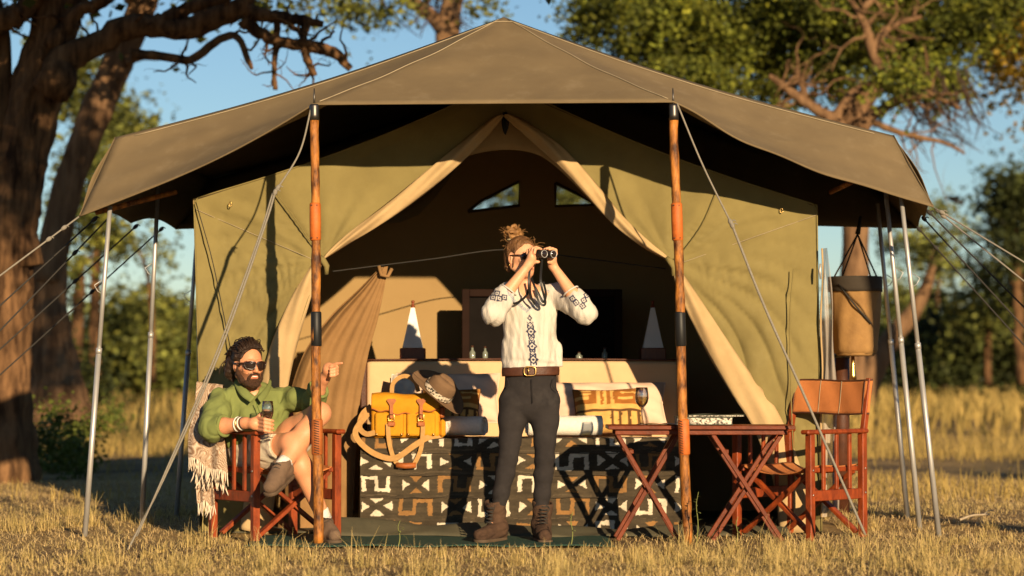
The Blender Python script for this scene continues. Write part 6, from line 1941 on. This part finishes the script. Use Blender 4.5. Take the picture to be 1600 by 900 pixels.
s.build("hair", m_hairm, man)
g = G(); rg = np.random.default_rng(17)
for k in range(120):                                         # strands swept back from the forehead
    x = rg.uniform(-.075,.075); e = math.sqrt(max(0,1-(x/.085)**2))
    zf = .050+.052*e+rg.normal()*.004; yf = .030+.050*e
    p0 = qm(x, yf-.012, zf); p1 = qm(x*1.08+rg.normal()*.006, .015, .112*e+.030+rg.normal()*.006); p2 = qm(x*1.1+rg.normal()*.01, -.055, .112*e+.022+rg.normal()*.007); p3 = qm(x*.9-.015+rg.normal()*.012, -.112+rg.normal()*.008, .03+rg.normal()*.02)
    g.tube(spline([p0,p1,p2,p3], 12), np.linspace(.0022,.0034,12), 5)
for k in range(40):                                          # loose waves at the nape
    p0 = qm(-.05+rg.normal()*.02, -.10+rg.normal()*.012, .03+rg.normal()*.02); p1 = p0+np.array((-.012+rg.normal()*.012, .01, -.04)); p2 = p1+np.array((rg.normal()*.014, rg.normal()*.01, -.04-.03*rg.random()))
    g.tube(spline([p0,p1,p2], 8), np.linspace(.004,.0015,8), 5)
g.build("hair_strands", m_hairm, man)["kind"] = "stuff"
# sunglasses
for sx in (-1,1):
    g = G(); g.grid(lambda u, v: tuple(qm(sx*(.008+.054*u), .110-.022*u*u, -.014+.036*v*(1-.10*u))), 10, 6); ln = g.build("glasses_lens", m_shade_lens, man, solid=.004)
    P_ = [qm(sx*x, .111-.022*((x-.008)/.054)**2, z) for x, z in ((.006,.000),(.007,.022),(.030,.025),(.063,.021),(.064,.004),(.054,-.014),(.030,-.018),(.011,-.014),(.006,.000))]
    g = G(); g.tube(P_, .0042, 6, cap=False); g.build("glasses_rim", m_frame, ln)
    g = G(); g.tube([qm(sx*.063,.092,.016), qm(sx*.080,.05,.014), qm(sx*.0855,-.004,.012)], [.005,.0048,.004], 6); g.build("glasses_arm", m_frame, man)
g = G(); g.tube([qm(-.008,.113,.012), qm(0,.117,.014), qm(.008,.113,.012)], .0035, 6); g.build("glasses_bridge", m_frame, man)
# shirt
s = SDF(np.array((J['shR'][0]-.18, -.20, .40)), np.array((mp(520,560,.1)[0], .72, mp(388,592,.2)[2])), .0048)
s.cap(J['shR']+np.array((.015,0,.0)), J['shL']+np.array((-.015,0,.0)), .066, k=.04)
s.cap(nb+np.array((-.05,.02,-.015)), nb+np.array((.05,.02,-.015)), .072, k=.03)
s.ell(mp(398,652,.30), (.192,.145,.150), k=.05); s.ell(mp(404,690,.30), (.190,.155,.115), k=.05)
s.chain([J['shR'], lerp(J['shR'],J['elR'],.5), J['elR']], [.066,.078,.074], k=.03)
s.chain([J['elR'], lerp(J['elR'],J['wrR'],.30)], [.072,.058], k=.03)
s.chain([J['shL'], lerp(J['shL'],J['elL'],.5), J['elL']], [.066,.068,.063], k=.03)
cufL = lerp(J['elL'],J['wrL'],.42); s.chain([J['elL'], cufL], [.062,.056], k=.03)
s.noise(.006, 15, 51); s.noise(.008, 27, 54, (1.3,1,.6)); s.crease(.008, 19, 52, (.7,1,1.3), sharp=2); s.noise(.0035, 60, 53)
s.plane(mp(404,712,.2), (.12,0,-1))
d = unit(J['wrR']-J['elR']); p_ = lerp(J['elR'],J['wrR'],.30); s.cap(p_+d*.045, p_+d*.2, .075, .06, op='cut')
d = unit(J['wrL']-J['elL']); s.cap(cufL+d*.045, cufL+d*.2, .07, .06, op='cut')
s.cap(HM+np.array((0,.03,-.08)), mp(396,612,.16), .068, .055, op='cut'); s.cap(mp(397,612,.12), mp(405,640,.10), .042, .008, op='cut')
shirt = s.build("shirt", m_greenshirt, man)
# collar
for inn, out in (([(370,583,.33),(373,596,.235),(384,607,.165),(399,620,.125)], [(362,587,.34),(362,602,.235),(373,617,.150),(391,627,.110)]),
                 ([(421,592,.37),(417,603,.265),(409,612,.185),(402,621,.130)], [(429,595,.38),(426,608,.265),(418,620,.170),(408,628,.118)])):
    ci = spline([mp(*p) for p in inn], 16); co = spline([mp(*p) for p in out], 16)
    g = G(); g.grid(lambda u, v: tuple(lerp(ci[int(round(u*15))], co[int(round(u*15))], v*(.42+.58*u))+np.array((0,-.006*math.sin(math.pi*v),-.006*v))), 15, 4); g.build("collar", m_greenshirt, shirt, solid=.004)
# cuff rolls
for b, c, k_, r_ in ((J['elR'],J['wrR'],.33,.056),(J['elL'],J['wrL'],.46,.056)):
    d = unit(c-b); p_ = lerp(b,c,k_); rr_, ff_, uu_ = frame(d)
    g = G(); g.tube([p_+r_*(rr_*math.cos(t_)+uu_*math.sin(t_))+d*.004*math.sin(3*t_) for t_ in np.linspace(0,6.283,29)], .010, 8, cap=False); g.build("rolled_cuff", m_greenshirt, shirt)
g = G(); g.tube(spline([mp(400,628,.10), mp(406,646,.085), mp(410,664,.085), mp(412,690,.09)], 14), .0025, 5); g.build("placket_seam", M("shirt seam", (.10,.15,.03)), shirt)
# shorts
s = SDF(np.array((J['hipR'][0]-.2, -.20, .30)), np.array((mp(500,640,.1)[0], .72, .80)), .0048)
s.cap(J['hipR'], J['hipL'], .122, k=.05); s.ell(mp(405,690,.32), (.17,.14,.08), k=.04)
s.chain([J['hipR'], lerp(J['hipR'],J['knR'],.5), lerp(J['hipR'],J['knR'],.74)], [.116,.112,.100], k=.04)
s.chain([J['hipL'], lerp(J['hipL'],J['knL'],.4), lerp(J['hipL'],J['knL'],.56)], [.116,.112,.102], k=.04)
s.noise(.007, 20, 61); s.noise(.004, 42, 62)
for h_, k_, tt in (('hipR','knR',.74),('hipL','knL',.54)):
    d = unit(J[k_]-J[h_]); p_ = lerp(J[h_],J[k_],tt); s.cap(p_+d*.11, p_+d*.22, .115, .115, op='cut')
s.plane((0,0,mp(400,676,.3)[2]), (0,0,1))
s.build("shorts", m_shorts, man)
# shoes
def shoe(a, toe, up, label):
    a = np.array(a); toe = np.array(toe); d = unit(toe-a); up = unit(np.array(up)-d*(np.array(up)@d)); sd = np.cross(d, up)
    heel = a-up*.062-d*.03; tip = heel+d*.245
    lo = np.minimum(np.minimum(heel,tip),a)-.09; hi = np.maximum(np.maximum(heel,tip),a)+.09
    s = SDF(lo, hi, .0045)
    s.cap(a+up*.012, heel+up*.030, .052, .044, k=.02); s.cap(heel+up*.022, heel+d*.13+up*.020, .043, .045, k=.02); s.cap(heel+d*.13+up*.022, tip-d*.035+up*.014, .046, .038, k=.02)
    s.cap(a+d*.03-up*.0, heel+d*.15+up*.03, .044, .036, k=.02)
    s.noise(.002, 60, 71); s.plane(heel-up*.012, -up); s.plane(a+up*.035, up+d*-.2); s.cap(a, a+up*.1, .043, op='cut')
    o = s.build("shoe", m_boot2, man)
    s = SDF(lo, hi, .0045); s.cap(heel-up*.016, heel+d*.12-up*.016, .046, .047, k=0); s.cap(heel+d*.12-up*.016, tip-d*.035-up*.016, .049, .043, k=0)
    s.plane(heel-up*.008, up); s.plane(heel-up*.030, -up); s.build("sole", m_sole, o)
    g = G()
    for k in range(4):
        c = a+d*(.060+.020*k)+up*(.030-.014*k); g.tube([c-sd*.024, c+up*.012, c+sd*.024], .0032, 5)
    g.tube(spline([a+d*.06+up*.035, a+d*.06+up*.045+sd*.03, a+d*.05+up*.02+sd*.045], 8), .0028, 5); g.build("laces", m_cord, o)
    s = SDF(a-np.array((.08,.08,.08)), a+np.array((.08,.08,.10)), .0045)
    return o
shoe(J['anL'], J['anL']+np.array((-.09,-.24,-.10)), (-.15,-.40,.9), "l")
shoe(np.array((J['anR'][0]+.004,J['anR'][1],.102)), np.array((J['anR'][0]+.10,J['anR'][1]-.22,.10)), (0,0,1), "r")
for a, b in ((J['anL'], J['knL']), (J['anR'], J['knR'])):
    d = unit(b-a); g = G(); g.tube([a-d*.02, a+d*.02, a+d*.042], [.044,.043,.044], 14, noise=.02); g.build("sock", m_sock, man)
# bracelets
d = unit(J['wrR']-J['elR']); rr_, ff_, uu_ = frame(d)
for k, (tt, mt) in enumerate(((.76,m_sock),(.82,m_brass),(.87,m_sock),(.92,m_cord))):
    p_ = lerp(J['elR'],J['wrR'],tt)
    g = G(); g.tube([p_+(.041-.008*(tt-.7)/.2)*(rr_*math.cos(t_)+uu_*math.sin(t_))+d*.004*math.sin(t_+k) for t_ in np.linspace(0,6.283,25)], .0048, 6, cap=False); g.build("bracelet", mt, man)

wineglass(GB, GH, .034, "glass of amber drink held by the seated man", m_beer, .72)

# ------------------------------------------------------------ paisley blanket over the chair's corner
def paisley(u, v):
    a = sines(u*1.0, v*1.0, u*0, 71, 34, 3); b = np.sin(26*a+9*sines(u, v, u*0, 72, 16, 2)*3)
    base = np.array((.42,.30,.20)); dk = np.array((.23,.140,.085)); lt = np.array((.55,.44,.33))
    C = np.where((b > .25)[:,None], dk, base); C = np.where((b < -.72)[:,None], lt, C); return C
m_blanket = M("woven wool", (1,1,1), (.88,.88,.88), rough=1, scale=60, bump=.5, bscale=260, attr=True)
m_fringe = M("cream fringe", (.66,.56,.43), (.52,.43,.32), rough=1, scale=30)
bl = empty("paisley_blanket", tuple(mp(325,800,.3))); tag(bl, "beige paisley blanket with cream fringe over the man's chair", "blanket")
def panel(cl, cr, nu, nv, amp, ph, name, fr, seed, y0):
    a = spline(cl, nv+1); b = spline(cr, nv+1); V = []; UV = []
    for j in range(nv+1):
        for i in range(nu+1):
            u = i/nu; v = j/nv; p = lerp(a[j], b[j], u).copy()
            p[1] += amp*(math.sin(u*11+ph+v*2.2)+.5*math.sin(u*19+v*3+ph*2))*min(1, .35+v)
            p[2] += .012*math.sin(u*9+ph)*v
            V.append(p); UV.append((p[0], p[2]))
    UV = np.array(UV); w_ = nu+1
    Q = [(j*w_+i, j*w_+i+1, (j+1)*w_+i+1, (j+1)*w_+i) for j in range(nv) for i in range(nu)]
    o = fast_mesh(name, np.array(V), Q, m_blanket, bl, smooth=True); set_col(o.data, paisley(UV[:,0]*1.0+seed, UV[:,1]))
    md = o.modifiers.new("solid", 'SOLIDIFY'); md.thickness = .006; md.offset = 0
    rg = np.random.default_rng(seed)
    g = G()
    for k in range(fr):
        i = int((k+.5)/fr*nu); p = V[nv*w_+i]+np.array((rg.normal()*.002,-.003,.004)); L_ = .055+.03*rg.random(); dx = rg.normal()*.012
        g.tube(spline([p, p+np.array((dx*.3,-.004,-L_*.4)), p+np.array((dx+.006*rg.normal(),-.002+.006*rg.normal(),-L_))], 7), [.0036,.0040,.0034,.0036,.0038,.0032,.0018], 5)
    f = g.build("fringe", m_fringe, o); f["kind"] = "stuff"
    return o
panel([mp(307,597,.36), mp(303,640,.24), mp(294,680,.17), mp(294,716,.16)], [mp(348,602,.38), mp(347,650,.22), mp(352,700,.13), mp(356,742,.12)], 60, 70, .012, 0, "blanket_fold", 30, 1, 0)
panel([mp(318,640,.34), mp(299,690,.24), mp(299,730,.22), mp(302,740,.22)], [mp(340,640,.32), mp(335,690,.22), mp(345,740,.18), mp(353,752,.18)], 50, 50, .010, 2, "blanket_fold", 24, 2, 0)
panel([mp(314,650,.36), mp(306,710,.28), mp(306,750,.27), mp(308,784,.27)], [mp(332,650,.34), mp(330,710,.25), mp(333,750,.24), mp(336,790,.24)], 36, 60, .008, 4, "blanket_fold", 15, 3, 0)
panel([mp(307,597,.36), mp(307,602,.52), mp(306,640,.62), mp(308,700,.62)], [mp(348,602,.38), mp(350,606,.56), mp(352,640,.64), mp(356,700,.64)], 30, 30, .006, 1, "blanket_fold", 12, 4, 0)

# ------------------------------------------------------------ small things on the ground
m_stalk = M("green stalk", (.20,.22,.06), (.13,.14,.04), rough=.8)
def weed_stalk(px, Y, h, label, seed):
    b = WG(px, Y); t = empty("weed_stalk", tuple(b)); tag(t, label, "weed", "weed stalks in the grass")
    rg = np.random.default_rng(seed)
    P = spline([b, b+np.array((.01,0,h*.4)), b+np.array((.0,-.01,h*.75)), b+np.array((.012,-.01,h))], 16)
    g = G(); g.tube(P, np.linspace(.0035,.0014,16), 6); st = g.build("stem", m_stalk, t)
    for k in range(9):
        i = 5+k; c = P[min(15,i)]; a = rg.random()*6.28; d = np.array((math.cos(a), math.sin(a)*.6, .35)); L = .03+.035*rg.random()
        sd = unit(np.cross(d,(0,0,1)))
        g = G(); g.grid(lambda u, v: tuple(c+d*L*u+sd*(v-.5)*.014*math.sin(math.pi*min(1,u*.9+.08))+np.array((0,0,-.02*u*u))), 5, 2); g.build("leaf", m_stalk, t)
weed_stalk(1088, -.12, .30, "tall green weed stalk in front of the right wooden pole", 1)
weed_stalk(1150, -.05, .16, "short weed stalk between the table legs", 2)
weed_stalk(892, -.25, .20, "thin weed stalk in front of the bedspread right of the woman", 3)
weed_stalk(622, -.25, .15, "small weed stalk before the groundsheet, left of the woman", 4)
m_stick = M("bleached stick", (.42,.35,.25), (.25,.19,.12), rough=.9, scale=20)
for pts, lb, sd in (([(1500,812,1.2),(1520,798,1.3),(1545,794,1.4),(1532,797,1.5)], "pale dry stick lying right of the metal poles", 1),):
    P = [W(*p) for p in pts]
    for p in P: p[2] = max(.012, min(p[2], .09))
    t = empty("dry_stick", tuple(P[0])); tag(t, lb, "stick", None)
    P = spline(P, 18); g = G(); g.tube(P, np.linspace(.008,.004,18), 7, noise=.05, seed=sd); g.build("stick_wood", m_stick, t)
    g = G(); c = P[9]; g.tube(spline([c, c+np.array((.03,.02,.02)), c+np.array((.07,.03,.025))], 8), np.linspace(.005,.002,8), 6); g.build("side_twig", m_stick, t)
